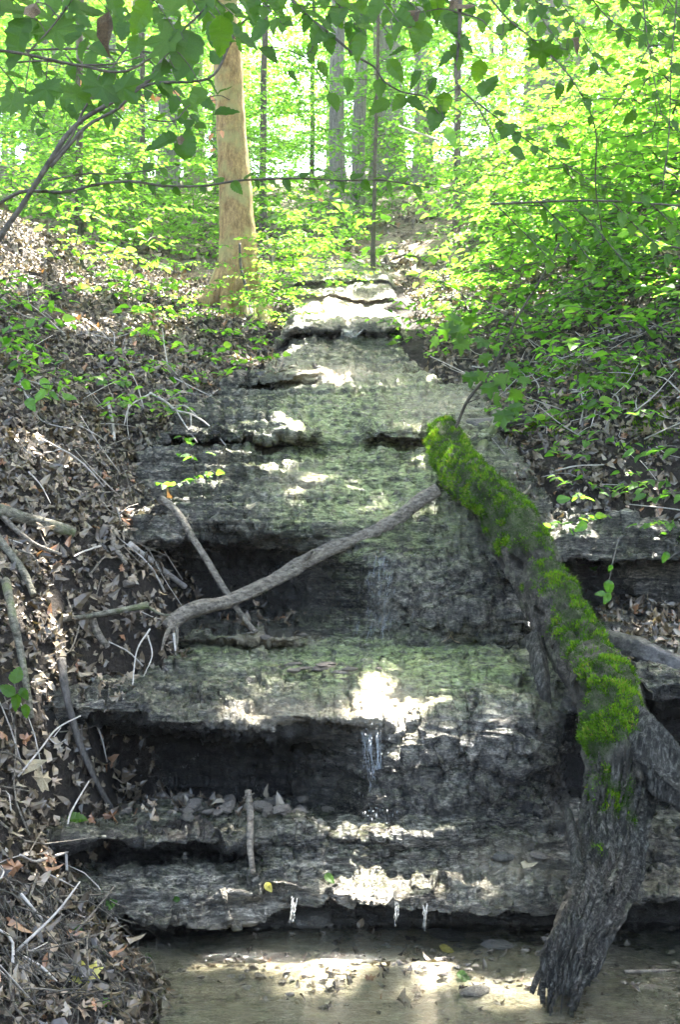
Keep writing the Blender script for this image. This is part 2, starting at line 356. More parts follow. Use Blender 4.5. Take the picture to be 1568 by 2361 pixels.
RW(775, 9.6); RW(766, 9.6); RW(757, 9.32); RW(741, 9.4); RW(706, 10.8); RW(690, 11.1); RW(684, 11.0); RW(660, 12); RW(650, 12.2); RW(642, 12.1); RW(600, 14)
FE = np.array(FE)                                           # (K, 2, columns)
ker = np.exp(-np.linspace(-2, 2, 15) ** 2); ker /= ker.sum()
pad = np.pad(FE, ((0, 0), (0, 0), (7, 7)), mode='edge')
FE = sum(pad[:, :, k:k + FE.shape[2]] * ker[k] for k in range(15))
segs = []
for k in range(len(FE) - 1):
    d = np.hypot(*(FE[k + 1] - FE[k])).mean() / FE[k, 0].mean() * 1099
    segs.append(int(np.clip(d * .62, 4, 60)))
prof = []; sidx = []
for k, n in enumerate(segs):
    for t in np.arange(n) / n: prof.append(FE[k] * (1 - t) + FE[k + 1] * t); sidx.append(k + t)
prof.append(FE[-1]); sidx.append(len(FE) - 1.); prof = np.array(prof); sidx = np.array(sidx)
rn = np.stack([PX / 95, 0 * PX, 0 * PX], -1)[None] + np.stack([0 * sidx, np.round(sidx / 3) * 1.0, 0 * sidx], -1)[:, None]
rown = ss(4, 5, sidx)[:, None] * (10 * fbm(rn, 4, 330) + 9 * fbm(rn * 4, 3, 331))
prof[:, 1] -= rown / F * prof[:, 0]
k5 = np.array([1, 2, 2, 2, 1.]); k5 /= k5.sum(); pp = np.pad(prof, ((2, 2), (0, 0), (0, 0)), mode='edge')
prof = sum(pp[i:i + len(prof)] * k5[i] for i in range(5))
Y, Z = prof[:, 0], prof[:, 1]
# wavy ledge edges
wav = fbm(np.stack([PX / 140, np.zeros_like(PX), np.zeros_like(PX)], -1)[None] + np.stack([0 * sidx, sidx * .35, 0 * sidx], -1)[:, None], 4, 3)
Y = Y + .07 * wav * ss(2.5, 5, sidx)[:, None]
X = (PX - 784)[None] / F * Y
eL = np.interp(sidx, [26.5, 28, 32, 35, 37, 39, 50], [300, 335, 385, 440, 560, 670, 690])[:, None]; eR = np.interp(sidx, [26.9, 27.6, 28, 33, 36, 37, 39, 50], [1900, 1300, 1190, 1140, 1090, 1010, 920, 890])[:, None]
Z = Z - (ss(26.3, 27.5, sidx)[:, None]) * 1.1 * np.clip(np.maximum(eL - PX[None], PX[None] - eR) / F * Y, 0, .7)
def normals(X, Y, Z):
    P = np.stack([X, Y, Z], -1); n = np.cross(np.gradient(P, axis=1), np.gradient(P, axis=0)); return unit(n)
P0 = np.stack([X, Y, Z], -1)
def terrace(P, h, amt, sd):
    ph = P[..., 2] / h + 1.4 * fbm(P * np.array([1.1, 1.1, .5]), 3, sd) + .5 * fbm(P * np.array([7, 7, 0]), 3, sd + 1) + .25 * fbm(P * np.array([28, 28, 0]), 2, sd + 2)
    fr = ph - np.floor(ph); k = h * (ss(.5, .85, fr) - fr) * amt; Q = P.copy(); Q[..., 2] += k; return Q
ctr = ss(560, 760, PX) * ss(1240, 1100, PX)
notpool = ss(5.2, 5.8, sidx)[:, None]
tam = notpool * (1 - .72 * ctr[None] * ss(5, 8, sidx)[:, None]) * (1 + 0 * X)
P = terrace(P0, .05, tam, 300); P = terrace(P, .019, tam * .8, 310)
X, Y, Z = P[..., 0], P[..., 1], P[..., 2]
N = normals(P0[..., 0], P0[..., 1], P0[..., 2])
lam = fbm(P * np.array([1.3, 1.3, 26]), 4, 11, .6)          # thin strata
lamf = np.sign(lam) * np.abs(lam) ** .6
lump = fbm(P * np.array([7, 7, 9]), 4, 21); fine = fbm(P * np.array([26, 26, 34]), 3, 31, .6)
pool = ss(3.6, 2.2, sidx)[:, None] + 0 * X
lam2 = fbm(P * np.array([2.0, 2.0, 70]), 3, 13, .6)
bulge = (ss(800, 1000, PX) * ss(1330, 1180, PX))[None] * (np.sin(np.pi * np.clip((sidx - 12.3) / 6, 0, 1)) + .8 * np.sin(np.pi * np.clip((sidx - 20.8) / 5.2, 0, 1)))[:, None]
mound = (ss(820, 900, PX) * ss(1330, 1230, PX))[None] * ((sidx > 12.5) & (sidx < 17.5) | (sidx > 21) & (sidx < 25.5))[:, None]
calm = np.clip(1 - .75 * pool, .2, 1)
amp = calm * (.024 * lamf * (1 - .6 * mound) * (1 + 1.9 * ss(760, 480, PX)[None] * ss(20, 27, sidx)[:, None] + .8 * ss(800, 600, PX)[None] * ss(17, 15, sidx)[:, None]) + (.03 + .02 * mound) * lump + mound * (.05 * np.abs(fbm(P * 7, 3, 41)) + .07 * fbm(P * 3.2, 2, 43)) + .02 * fine + .009 * lam2 * (1 - mound) + .012 * np.clip(fbm(P * 60, 2, 47), -.2, 1))
amp += calm * .05 * fbm(P * 2.6, 2, 51) + .11 * bulge * (1 + .5 * fbm(P * 4, 2, 52))
G = ss(0, 1, 1 - ss(8, 14, Y) * .4)
P = P + N * (amp * G)[..., None]
P[..., 2] -= .04 * ss(2.6, 2.0, sidx)[:, None] * np.clip(fbm(P * np.array([3, 6, 0]) + 5, 3, 61), -1, .35)
rows = 1180 - P[..., 2] / P[..., 1] * F; pxs = P[..., 0] / P[..., 1] * F + 784
def blob(cx, cy, rx, ry): return np.exp(-(((pxs - cx) / rx) ** 2 + ((rows - cy) / ry) ** 2))
up = ss(.1, .6, normals(P[..., 0], P[..., 1], P[..., 2])[..., 2])
algae = np.clip(1.5 * blob(860, 1040, 230, 190) + 1.3 * blob(960, 1540, 300, 70) + .2 * blob(850, 2300, 600, 130) + .1 * up + .35 * blob(500, 1480, 300, 60), 0, 1) * (.35 + .65 * up)
tan = np.clip(blob(880, 1610, 90, 50) + blob(880, 2200, 240, 40) + .8 * blob(850, 2280, 700, 130) + blob(1250, 2320, 60, 25) + blob(620, 1475, 90, 18) + blob(780, 710, 80, 30) + blob(780, 860, 120, 25) + .7 * blob(640, 1640, 110, 30) + blob(690, 1110, 70, 30) * .6 + .6 * blob(1000, 940, 120, 60) + .6 * blob(1180, 1990, 90, 40), 0, 1)  # tan of bed and crust, plus sun patches brightened in the colour
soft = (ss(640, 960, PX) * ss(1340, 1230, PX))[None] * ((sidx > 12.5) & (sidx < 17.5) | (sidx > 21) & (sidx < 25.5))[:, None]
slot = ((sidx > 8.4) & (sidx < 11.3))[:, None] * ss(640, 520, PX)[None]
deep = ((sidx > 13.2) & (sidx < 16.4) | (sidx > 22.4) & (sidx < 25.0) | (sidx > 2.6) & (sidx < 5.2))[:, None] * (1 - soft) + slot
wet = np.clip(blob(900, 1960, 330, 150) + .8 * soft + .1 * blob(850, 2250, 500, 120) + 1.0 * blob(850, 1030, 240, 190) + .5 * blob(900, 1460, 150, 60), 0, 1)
shade_dirt = np.clip(.85 * deep + blob(60, 2200, 220, 200) * .6, 0, 1)  # painted shade of the undercuts, plus dark soil at lower left
ncol = len(PX)
cuts = [0, 2.5, 8.6, 13.6, 20.6, 23.5, 27.6, 32.6, 36.3, 39.3, len(FE)]
tiers = [('stream_bed', 'flat pale stream bed under the shallow pool at the bottom'), ('rock_ledge', 'lowest rock ledge with a thin dripping lip above the pool'),
  ('rock_ledge', 'second rock ledge, grey shelf with a dark slot on its left'), ('rock_ledge', 'big ledge over the deep black hollow where water falls free'),
  ('rock_ledge', 'broken low rock ledge under the long curved fallen branch'), ('rock_ledge', 'tall undercut ledge behind the long curved fallen branch'),
  ('rock_ledge', 'green algae covered sloping rock beside the upper end of the mossy log'), ('rock_ledge', 'layered rock slope above the small brown undercut'),
  ('rock_ledge', 'bright sunlit flat rock shelf at the bend of the stream'), ('rock_ledge', 'farthest rock steps of the stream near the tan tree')]
ROCKV = []; ROCKF = []
for k, (nm, lb) in enumerate(tiers):
    i0 = np.searchsorted(sidx, cuts[k]); i1 = min(np.searchsorted(sidx, cuts[k + 1]) + 1, len(sidx))
    if k: i0 = max(0, i0)
    V = P[i0:i1].reshape(-1, 3); Fq = grid_faces(i1 - i0, ncol)[:, ::-1]
    me = mesh(nm, V, [Fq], M_ROCK, True, dict(algae=algae[i0:i1].ravel(), tan=tan[i0:i1].ravel(), shade_dirt=shade_dirt[i0:i1].ravel(), mound=mound[i0:i1].ravel(), wet=wet[i0:i1].ravel()))
    obj(nm, me, kind='structure', label=lb)
sub = P[::3, ::3]; n_, m_ = sub.shape[:2]
ROCKV = sub.reshape(-1, 3); ROCKF = grid_faces(n_, m_)
rock_bvh = BVHTree.FromPolygons(ROCKV.tolist(), ROCKF.tolist())

# ------------------------------------------------------------------ the banks and the hillside
ctl = [at(*c) for c in [(500, 700, 11.5), (300, 640, 10.5), (0, 560, 9.6), (450, 800, 9), (620, 800, 9.6), (250, 760, 8.3), (0, 700, 7.6), (500, 868, 7.9), (690, 838, 8.9),
  (360, 960, 7.0), (150, 900, 6.8), (0, 900, 6.0), (350, 1120, 5.9), (150, 1100, 5.6), (0, 1100, 5.2), (340, 1330, 5.35), (360, 1440, 5.1), (150, 1350, 4.95), (0, 1350, 4.6), (190, 1560, 4.6),
  (0, 1600, 4.15), (130, 1780, 4.3), (0, 1850, 3.8), (130, 2040, 3.95), (0, 2100, 3.4), (290, 2200, 3.6), (300, 2340, 3.15), (100, 2280, 3.2), (0, 2361, 2.95),
  (920, 790, 9.3), (1060, 855, 8.5), (1110, 940, 7.2), (1170, 1060, 6.45), (1300, 1150, 6.2), (1420, 1180, 6.1), (1568, 1215, 6.0), (1200, 1000, 6.9), (1400, 1000, 6.6), (1568, 1000, 6.3),
  (1568, 800, 7.3), (1300, 850, 8), (1100, 790, 9.4), (1568, 600, 9), (1200, 650, 12), (1568, 400, 13), (1000, 600, 15), (900, 500, 19), (1100, 400, 22), (1568, 150, 20),
  (200, 560, 14), (0, 470, 17), (620, 620, 13), (700, 500, 19), (400, 520, 19), (870, 640, 12.5), (700, 670, 12.2), (640, 745, 9.7), (690, 700, 10.9), (930, 745, 9.7), (890, 700, 10.9), (990, 720, 10.6), (680, 790, 9.3)]]
ctl += [np.array(c, float) for c in [(-4, 5, 2.0), (-4.5, 9.5, 3.3), (-2.6, 3, .3), (-2.2, 1, -.2), (-1.1, 1.2, -1.3), (0, 1, -1.75), (1.3, 1.5, -1.7), (-.2, -1, -1.8), (-3, -2, -.2),
  (2.4, 2.5, -1.0), (2.6, 4, -.9), (2.9, 5.3, .1), (3.4, 1, -.5), (3, -2, -.8), (4.5, 7, 2.2), (5.5, 10, 3.8), (7, 14, 6.5), (-7, 14, 5.2), (-7, 7, 4.2), (-7, 1, 2.5), (7, 2, 2.2),
  (-8, 22, 7.2), (0, 24, 7.0), (8, 24, 9.8), (-10, 32, 10.2), (0, 34, 10.0), (12, 34, 13.5), (-20, 20, 9), (20, 20, 11), (-20, 0, 7), (20, 0, 7), (0, -8, -2.2), (-25, 55, 18), (25, 55, 21), (0, 55, 16.5)]]
for y, z in ((3.0, -1.85), (3.7, -1.85), (4.3, -1.8), (5.0, -1.6), (5.6, -1.2), (6.1, -.85), (6.7, -.05), (7.6, .4), (8.4, .75)):
    for x in (-.45, .25, .95):
        if y > 6.5 and x > .8: x = .6
        ctl.append(np.array([x, y, z]))
for y, z in ((9.3, .9), (10.2, 1.3), (11.2, 1.8), (12.2, 2.3)): ctl.append(np.array([.05, y, z]))
for c in ((-.8, 4.5, -1.6), (-.9, 4.75, -1.5), (-.75, 5.0, -1.3), (-.6, 5.8, -.95), (1.25, 5.62, -1.0), (1.6, 5.62, -1.0), (2.0, 5.6, -1.0), (2.5, 5.5, -.6), (1.6, 4.3, -1.7), (1.55, 3.4, -1.8), (1.75, 5.1, -1.1), (1.7, 5.5, -.75), (1.35, 5.5, -.8)): ctl.append(np.array(c))
C = np.array(ctl); 
def warp(xy):                       # compress far distances so that the fit stays tame
    r = np.hypot(xy[:, 0], xy[:, 1] - 5) + 1e-6; k = np.where(r > 6, (6 + (r - 6) * .5) / r, 1); return np.stack([xy[:, 0] * k, 5 + (xy[:, 1] - 5) * k], 1)
def phi(A, B): d = np.hypot(A[:, 0][:, None] - B[:, 0][None], A[:, 1][:, None] - B[:, 1][None]); return d
Cw = warp(C[:, :2]); n = len(C); K = np.zeros((n + 3, n + 3)); K[:n, :n] = phi(Cw, Cw) - np.eye(n) * .04; K[:n, n] = 1; K[:n, n + 1:] = Cw; K[n:, :n] = K[:n, n:].T
sol = np.linalg.solve(K, np.concatenate([C[:, 2], np.zeros(3)]))
def ground(x, y, rough=True):
    xy = np.stack([np.ravel(x), np.ravel(y)], 1).astype(float); q = warp(xy); z = np.empty(len(xy))
    for a in range(0, len(xy), 40000):
        Q = q[a:a + 40000]; z[a:a + 40000] = phi(Q, Cw) @ sol[:-3] + sol[-3] + Q @ sol[-2:]
    if rough:
        p3 = np.stack([xy[:, 0], xy[:, 1], 0 * xy[:, 0]], 1); z += .10 * fbm(p3 * 1.7, 3, 71) + .035 * fbm(p3 * 9, 3, 72)
    return z.reshape(np.shape(x))
def patch(name, x0, x1, y0, y1, nx, ny, mat, label, drop=0.):
    x = np.linspace(x0, x1, nx); y = np.linspace(y0, y1, ny); Xg, Yg = np.meshgrid(x, y); Zg = ground(Xg, Yg)
    V = np.stack([Xg, Yg, Zg - drop], -1).reshape(-1, 3)
    return obj(name, mesh(name, V, [grid_faces(ny, nx)], mat), kind='structure', label=label)
patch('bank', -4.0, .05, -1, 12.5, 200, 500, M_SOIL, 'steep dark soil bank on the left covered with dead leaves')
patch('bank', .05, 4.2, -1, 12.5, 180, 460, M_SOIL, 'steep dark soil bank on the right behind the mossy log')
gx = np.concatenate([np.linspace(-45, -4.2, 90), np.linspace(-4, 4, 60), np.linspace(4.2, 45, 90)]); gy = np.concatenate([np.linspace(-20, -1, 25), np.linspace(-.8, 14, 60), np.linspace(14.3, 75, 180)])
Xg, Yg = np.meshgrid(gx, gy); Zg = ground(Xg, Yg)
ins = ((Xg > -3.7) & (Xg < 3.9) & (Yg > -.7) & (Yg < 12.2)); Zg = Zg - np.where(ins, .5, .02)
obj('hillside', mesh('hillside', np.stack([Xg, Yg, Zg], -1).reshape(-1, 3), [grid_faces(len(gy), len(gx))], M_FLOOR), kind='structure', label='wooded hillside of dead leaves and green seedlings')
gxs = np.linspace(-4, 4.2, 90); gys = np.linspace(-1, 14, 180); Xs, Ys = np.meshgrid(gxs, gys)
bank_bvh = BVHTree.FromPolygons(np.stack([Xs, Ys, ground(Xs, Ys)], -1).reshape(-1, 3).tolist(), grid_faces(180, 90).tolist())
def cast(px, row):
    """where the sight line of a surveyed point meets the place"""
    d = Vector(((px - 784) / F, 1, (1180 - row) / F)).normalized(); best = None
    for b in (rock_bvh, bank_bvh):
        h = b.ray_cast(Vector((0, 0, 0)), d)
        if h[0] is not None and (best is None or h[3] < best[3]): best = h
    return best
def hit(px, row, lift=0.):
    h = cast(px, row)
    if h is None: return at(px, row, 10)
    return np.array(h[0]) + np.array([0, 0, lift])
def top_at(x, y, which='any'):
    zs = []
    for b in (rock_bvh, bank_bvh):
        h = b.ray_cast(Vector((x, y, 12)), Vector((0, 0, -1)))
        if h[0] is not None: zs.append((h[0].z, h[1]))
    return max(zs, key=lambda t: t[0]) if zs else (0, Vector((0, 0, 1)))
# pool water
pw = np.stack(np.meshgrid(np.linspace(-1.2, 2.2, 40), np.linspace(1.2, 4.1, 40)), -1).reshape(-1, 2)
obj('pool_water', mesh('pool_water', np.column_stack([pw, np.full(len(pw), -1.518)]), [grid_faces(40, 40)], M_WATER), kind='structure', label='thin clear sheet of water over the lowest stream bed')
# ------------------------------------------------------------------ where the sun comes through the canopy
SPOTS = [(760, 862, .32), (800, 712, .25), (990, 868, .22), (685, 1110, .17), (880, 1610, .2), (960, 1935, .07), (950, 1985, .09), (1040, 1830, .06), (850, 2050, .13), (720, 2062, .07),
  (590, 2062, .08), (705, 2120, .07), (830, 2200, .15), (960, 2300, .08), (700, 2195, .09), (1000, 2212, .08), (1150, 2215, .05), (870, 2250, .1), (1250, 2325, .07), (600, 2290, .07), (1130, 2300, .06), (480, 2240, .06), (1160, 1980, .04), (500, 985, .09), (590, 975, .08), (90, 1000, .13), (190, 1060, .12), (320, 1260, .14), (400, 1330, .12),
  (110, 1490, .14), (640, 1600, .1), (780, 1545, .07), (610, 1475, .07), (520, 1870, .06), (530, 1390, .07), (760, 1262, .07), (900, 1190, .06), (1530, 1050, .16), (1490, 1420, .12), (1270, 1190, .07),
  (1395, 1440, .08), (1470, 1560, .07), (1030, 1040, .17), (1130, 1160, .1), (1270, 1400, .08), (1380, 1600, .08), (1420, 1740, .05), (640, 960, .1), (530, 1085, .08), (960, 985, .08), (1000, 930, .12), (850, 1070, .07), (630, 1420, .06), (70, 1760, .08), (75, 2070, .06), (60, 830, .12), (190, 760, .15), (560, 830, .15), (650, 820, .25), (1350, 930, .12),
  (1180, 960, .08), (900, 1400, .1), (880, 1480, .07), (430, 1200, .08), (1290, 1380, .05), (1340, 1620, .05)]
spots = [(hit(a, b), r) for a, b, r in SPOTS]
SUNV = np.array(SUN)
LIT = [1.0]
def canopy_leaves(n):  # crowns shaped by where leaf shadows land, cut open over chosen sun spots
    Q = np.stack([rng.uniform(-10, 13, n), rng.uniform(-8, 27, n), rng.uniform(0, 1, n) ** .8], -1)
    lo = np.maximum(7.6, .52 * Q[:, 1] + .9); Q[:, 2] = lo + Q[:, 2] * 4.5
    L = Q.copy()
    for _ in range(3):
        gz = ground(L[:, 0], L[:, 1], False); t = (Q[:, 2] - gz) / SUNV[2]; L = Q - SUNV * t[:, None]
    nz = fbm(L * .45, 3, 90)
    shade = ss(10.2, 9.0, L[:, 1] + 1.2 * nz + .2 * np.abs(L[:, 0]) + .9 * np.maximum(L[:, 0] - 1.2, 0) + 1.6 * ss(-.9, -2, L[:, 0]) * ss(6.5, 8, L[:, 1])) * ss(-7, -5, L[:, 0]) * ss(6.5, 5, L[:, 0])
    openf = .02 + .1 * (nz > .15)
    keep = rng.random(n) < np.where(shade > .5, 1., openf)
    keep &= ~((L[:, 1] < .3) & (rng.random(n) < .8))
    for c, r in spots:
        d = c[None] - Q; d = d + SUNV * (Q - c[None]).dot(SUNV)[:, None]
        keep &= ~(np.linalg.norm(d, axis=1) < r + .05)
    return Q[keep]
CQ = canopy_leaves(150000)
up_n = unit(rng.normal(0, .45, CQ.shape) + np.array([0, 0, 1.])); dd = unit(np.cross(up_n, rng.normal(0, 1, CQ.shape)))

def trunk_tree(name, label, pts, mat, group=None, flare=.5, sides=20, seed=0, cat='tree', rings=60):
    """pts: (x, y, z, radius) from the ground up"""
    A = np.array(pts, float); q = smooth_path(A, rings); base = q[0, :3].copy()
    r = thing(name, label, cat, base, group); H = q[:, 2] - q[0, 2]
    def d(u, th, pos):
        h = np.interp(u, np.linspace(0, 1, rings), H)
        f = flare * np.exp(-h / .35) * (1 + .55 * np.sin(th * 3 + seed) + .35 * np.sin(th * 5 + 2 * seed))
        return 1 + f + .07 * fbm(pos * 5, 4, seed) + .03 * fbm(np.stack([np.cos(th) * 3, np.sin(th) * 3, pos[..., 2] * .8], -1), 3, seed + 5)
    V, Fq, Ft = tube(q[:, :3] - base, q[:, 3], sides, d)
    obj('trunk', mesh('trunk', V, [Fq, Ft], mat), r); return r
# main tan tree
trp = [(560, 770, 62), (550, 700, 50), (553, 640, 44), (548, 560, 41), (541, 430, 37), (533, 300, 34), (528, 200, 33), (524, 100, 31), (518, -20, 29)]
TY = 10.9; tp = []
for px, row, hw in trp: p = at(px, row, TY); tp.append((*p, hw / F * TY))
tp += [(-1.05, 10.9, 7.2, .12), (-.9, 10.9, 9.5, .09), (-.8, 11, 12.5, .04)]
main_tree = trunk_tree('tan_barked_tree', 'tan smooth barked tree with flared roots at the left edge of the stream', tp, M_BARK_TAN, flare=.5, sides=48, seed=2, rings=140)
mb = np.array(main_tree.location)
def limb(parent, pts, r0, r1, mat, name='limb', sides=8, n=24, seed=1):
    q = smooth_path(pts, n) - np.array(parent.location); V, a, b = tube(q, np.linspace(r0, r1, n), sides, stick_disp(seed))
    return obj(name, mesh(name, V, [a, b], mat), parent)
for pts, r0, r1 in ((([at(530, 630, 10.85), at(505, 672, 10.75), at(478, 692, 10.7), at(440, 706, 10.65)]), .17, .06), (([at(570, 700, 10.6), at(585, 750, 10.35), at(592, 790, 10.1), at(600, 830, 9.8)]), .07, .03),
                    (([at(522, 600, 10.75), at(520, 700, 10.6), at(528, 770, 10.3)]), .06, .06), (([at(590, 680, 10.8), at(615, 750, 10.4), at(640, 810, 9.9)]), .08, .03)):
    limb(main_tree, pts, r0, r1, M_BARK_TAN, 'root', 12)
limb(main_tree, [at(552, 560, 10.6), at(556, 620, 10.6), at(572, 680, 10.55), at(580, 740, 10.35)], .012, .018, M_BARK_DARK, 'vine_stem')
shade_owners = [(main_tree, np.array([-.9, 11.5])),  # the tan tree, and unseen trees added to carry the shading crowns
  (trunk_tree('unseen_shade_tree', 'unseen tall grey tree added beyond the right edge to shade the mossy log', [(5.6, 8.5, float(ground(5.6, 8.5)) - .2, .25), (5.5, 8.6, 6, .2), (5.2, 8.8, 10, .14), (5, 9, 13, .05)], M_BARK_GREY, seed=5), np.array([5.2, 8.8])),
  (trunk_tree('unseen_shade_tree', 'unseen tall grey tree added on the left bank for its shade', [(-5.5, 5, float(ground(-5.5, 5)) - .2, .25), (-5.4, 5, 6, .2), (-5, 5.2, 10, .14), (-4.8, 5, 13, .05)], M_BARK_GREY, seed=6), np.array([-5, 5.])),
  (trunk_tree('unseen_shade_tree', 'unseen tall grey tree added behind the viewpoint to screen the sky', [(2.8, -3, float(ground(2.8, -3)) - .2, .25), (2.7, -3, 6, .2), (2.2, -2.8, 9, .14), (2, -2.6, 12, .05)], M_BARK_GREY, seed=7), np.array([2, -2.8])),
  (trunk_tree('unseen_shade_tree', 'unseen tall grey tree added high on the right slope for its shade', [(7, 19, float(ground(7, 19)) - .2, .25), (6.9, 19, 11, .2), (6.8, 19, 14, .1), (6.8, 19, 16, .05)], M_BARK_GREY, seed=8), np.array([6.8, 19.]))]
own = np.argmin(np.stack([np.hypot(CQ[:, 0] - c[0], CQ[:, 1] - c[1]) for _, c in shade_owners]), 0)
for k, (t, c) in enumerate(shade_owners):
    s = own == k
    if not s.any(): continue
    V, T, tt = batch(T_RHOMB, CQ[s], dd[s], up_n[s], rng.uniform(.28, .42, s.sum()))
    obj('crown', mesh('crown', V - np.array(t.location), [T], M_CANOPY, False, dict(tint=tt)), t, kind='stuff')
    for j in range(8):
        a = j * 2.4 + k; L = rng.uniform(3, 5.5); z0 = rng.uniform(7.2, 9.5) + (4 if c[1] > 15 else 0)
        p0 = np.array([c[0], c[1], z0]); e = np.array([math.cos(a), math.sin(a), .45])
        limb(t, [p0, p0 + e * L * .5, p0 + e * L * [1, 1, 1.1]], .06, .015, M_BARK_GREY, 'limb', 6, 12, j)

# ------------------------------------------------------------------ background trees: trunk, crown
def crown_mesh(seed, Rr, Hh, ncl, per, ls):
    r = np.random.default_rng(seed); c = r.normal(0, 1, (ncl, 3)); c = unit(c) * r.random((ncl, 1)) ** .45 * [Rr, Rr, Hh]
    p = np.repeat(c, per, 0) + r.normal(0, 1, (ncl * per, 3)) * [.5, .5, .13]
    nn = unit(r.normal(0, .38, p.shape) + [0, 0, 1]); d = unit(np.cross(nn, r.normal(0, 1, p.shape)))
    V, T, t = batch(T_RHOMB, p, d, nn, r.uniform(ls * .7, ls * 1.3, len(p)), r.random(len(p)))
    return mesh('crown', V, [T], M_LEAF, False, dict(tint=t))
CROWNS = [crown_mesh(100 + k, 3.4, 3.0 + .4 * k, 170, 44, .13) for k in range(4)]
def bark_trunk_mesh(seed, h, r0, mat):
    r = np.random.default_rng(seed); n = 26; z = np.linspace(-.3, h, n); q = np.stack([np.cumsum(r.normal(0, .02, n)), np.cumsum(r.normal(0, .02, n)), z], -1); q -= [q[1, 0], q[1, 1], 0]
    d = lambda u, th, pos: 1 + .6 * np.exp(-np.maximum(pos[..., 2], 0) / .3) * (1 + .4 * np.sin(3 * th + seed)) + .07 * fbm(pos * 4, 3, seed)
    V, a, b = tube(q, r0 * (1 - .6 * np.linspace(0, 1, n)), 14, d); return mesh('trunk', V, [a, b], mat)
TR = [bark_trunk_mesh(1, 15, .24, M_BARK_GREY), bark_trunk_mesh(2, 14, .15, M_BARK_GREY), bark_trunk_mesh(3, 14, .09, M_BARK_DARK), bark_trunk_mesh(4, 15, .3, M_BARK_GREY)]
TW = {858: .27, 606: .6, 182: .5, 328: .5, 1055: .6, 720: .6, 386: .75, 100: .8, 822: .8}
def put_tree(x, y, k, label, group=None, crown=True, ch=8., lean=0, tw=1., cs=1.):
    z = float(ground(x, y)); t = thing('forest_tree', label, 'tree', (x, y, z), group); t.rotation_euler = (0, lean, rng.uniform(0, 6.28))
    o = obj('trunk', TR[k], t); o.scale = (tw, tw, 1)
    if crown:
        c = obj('crown', CROWNS[int(rng.integers(4))], t, (0, 0, ch)); c.rotation_euler = (0, 0, rng.uniform(0, 6)); c.scale = (cs, cs, cs); c['kind'] = 'stuff'
    return t
for px, y, k, lb, lean in [(782, 19.5, 1, 'grey trunked tree just left of the pale based trunk above the stream head', 0), (822, 18.6, 1, 'slim brown trunked tree rooted in the dark slope above the stream head', .03),
    (386, 21, 3, 'thick pale grey trunk behind the ridge left of the tan tree', 0), (606, 16.5, 2, 'slender dark trunk standing just right of the tan tree', 0), (100, 24, 3, 'hazy grey trunk far left beyond the leafy ridge', 0),
    (720, 26, 2, 'thin far trunk in the bright gap above the stream', 0), (1272, 19, 3, 'thick ridged grey trunk high on the right slope', 0), (1236, 21, 0, 'pale grey trunk touching the thick ridged one on the slope', 0),
    (858, 13.2, 2, 'thin bare leaning trunk beside the stream head', .045), (182, 13.5, 2, 'thin pale sunlit trunk on the left ridge', .0), (328, 17, 2, 'small pale trunk between the ridge trees', 0),
    (1055, 16, 2, 'slim grey trunk in the shrubs of the right slope', .0), (1410, 21, 1, 'grey trunk behind the top right leaves', 0), (450, 26, 0, 'dark trunk close behind the tan tree on its left', 0), (880, 24, 0, 'shadowy trunk beyond the bare leaning one', 0), (970, 22, 1, 'grey trunk leaning behind the bright shrubs', -.06)]:
    x = (px - 784) / F * y; put_tree(x, y, k, lb, None, y > 18 and px % 3 != 0, 9 + .1 * y, lean, TW.get(px, 1.))
r_ = np.random.default_rng(5)
for j in range(64):
    y = r_.uniform(21, 58); x = r_.uniform(-.36, .36) * y * 1.15
    if abs(x / y * F + 784 - 690) < 40 + 1.2 / y * F and (x / y * F + 784 < 690 or y < 45): continue
    put_tree(x, y, int(r_.integers(4)), 'leafy tree among the far woods behind the stream', 'far woodland trees', y > 30 or j % 4 == 0, r_.uniform(4.5, 9.5), 0, r_.uniform(.5, 1), r_.uniform(.8, 1.3))

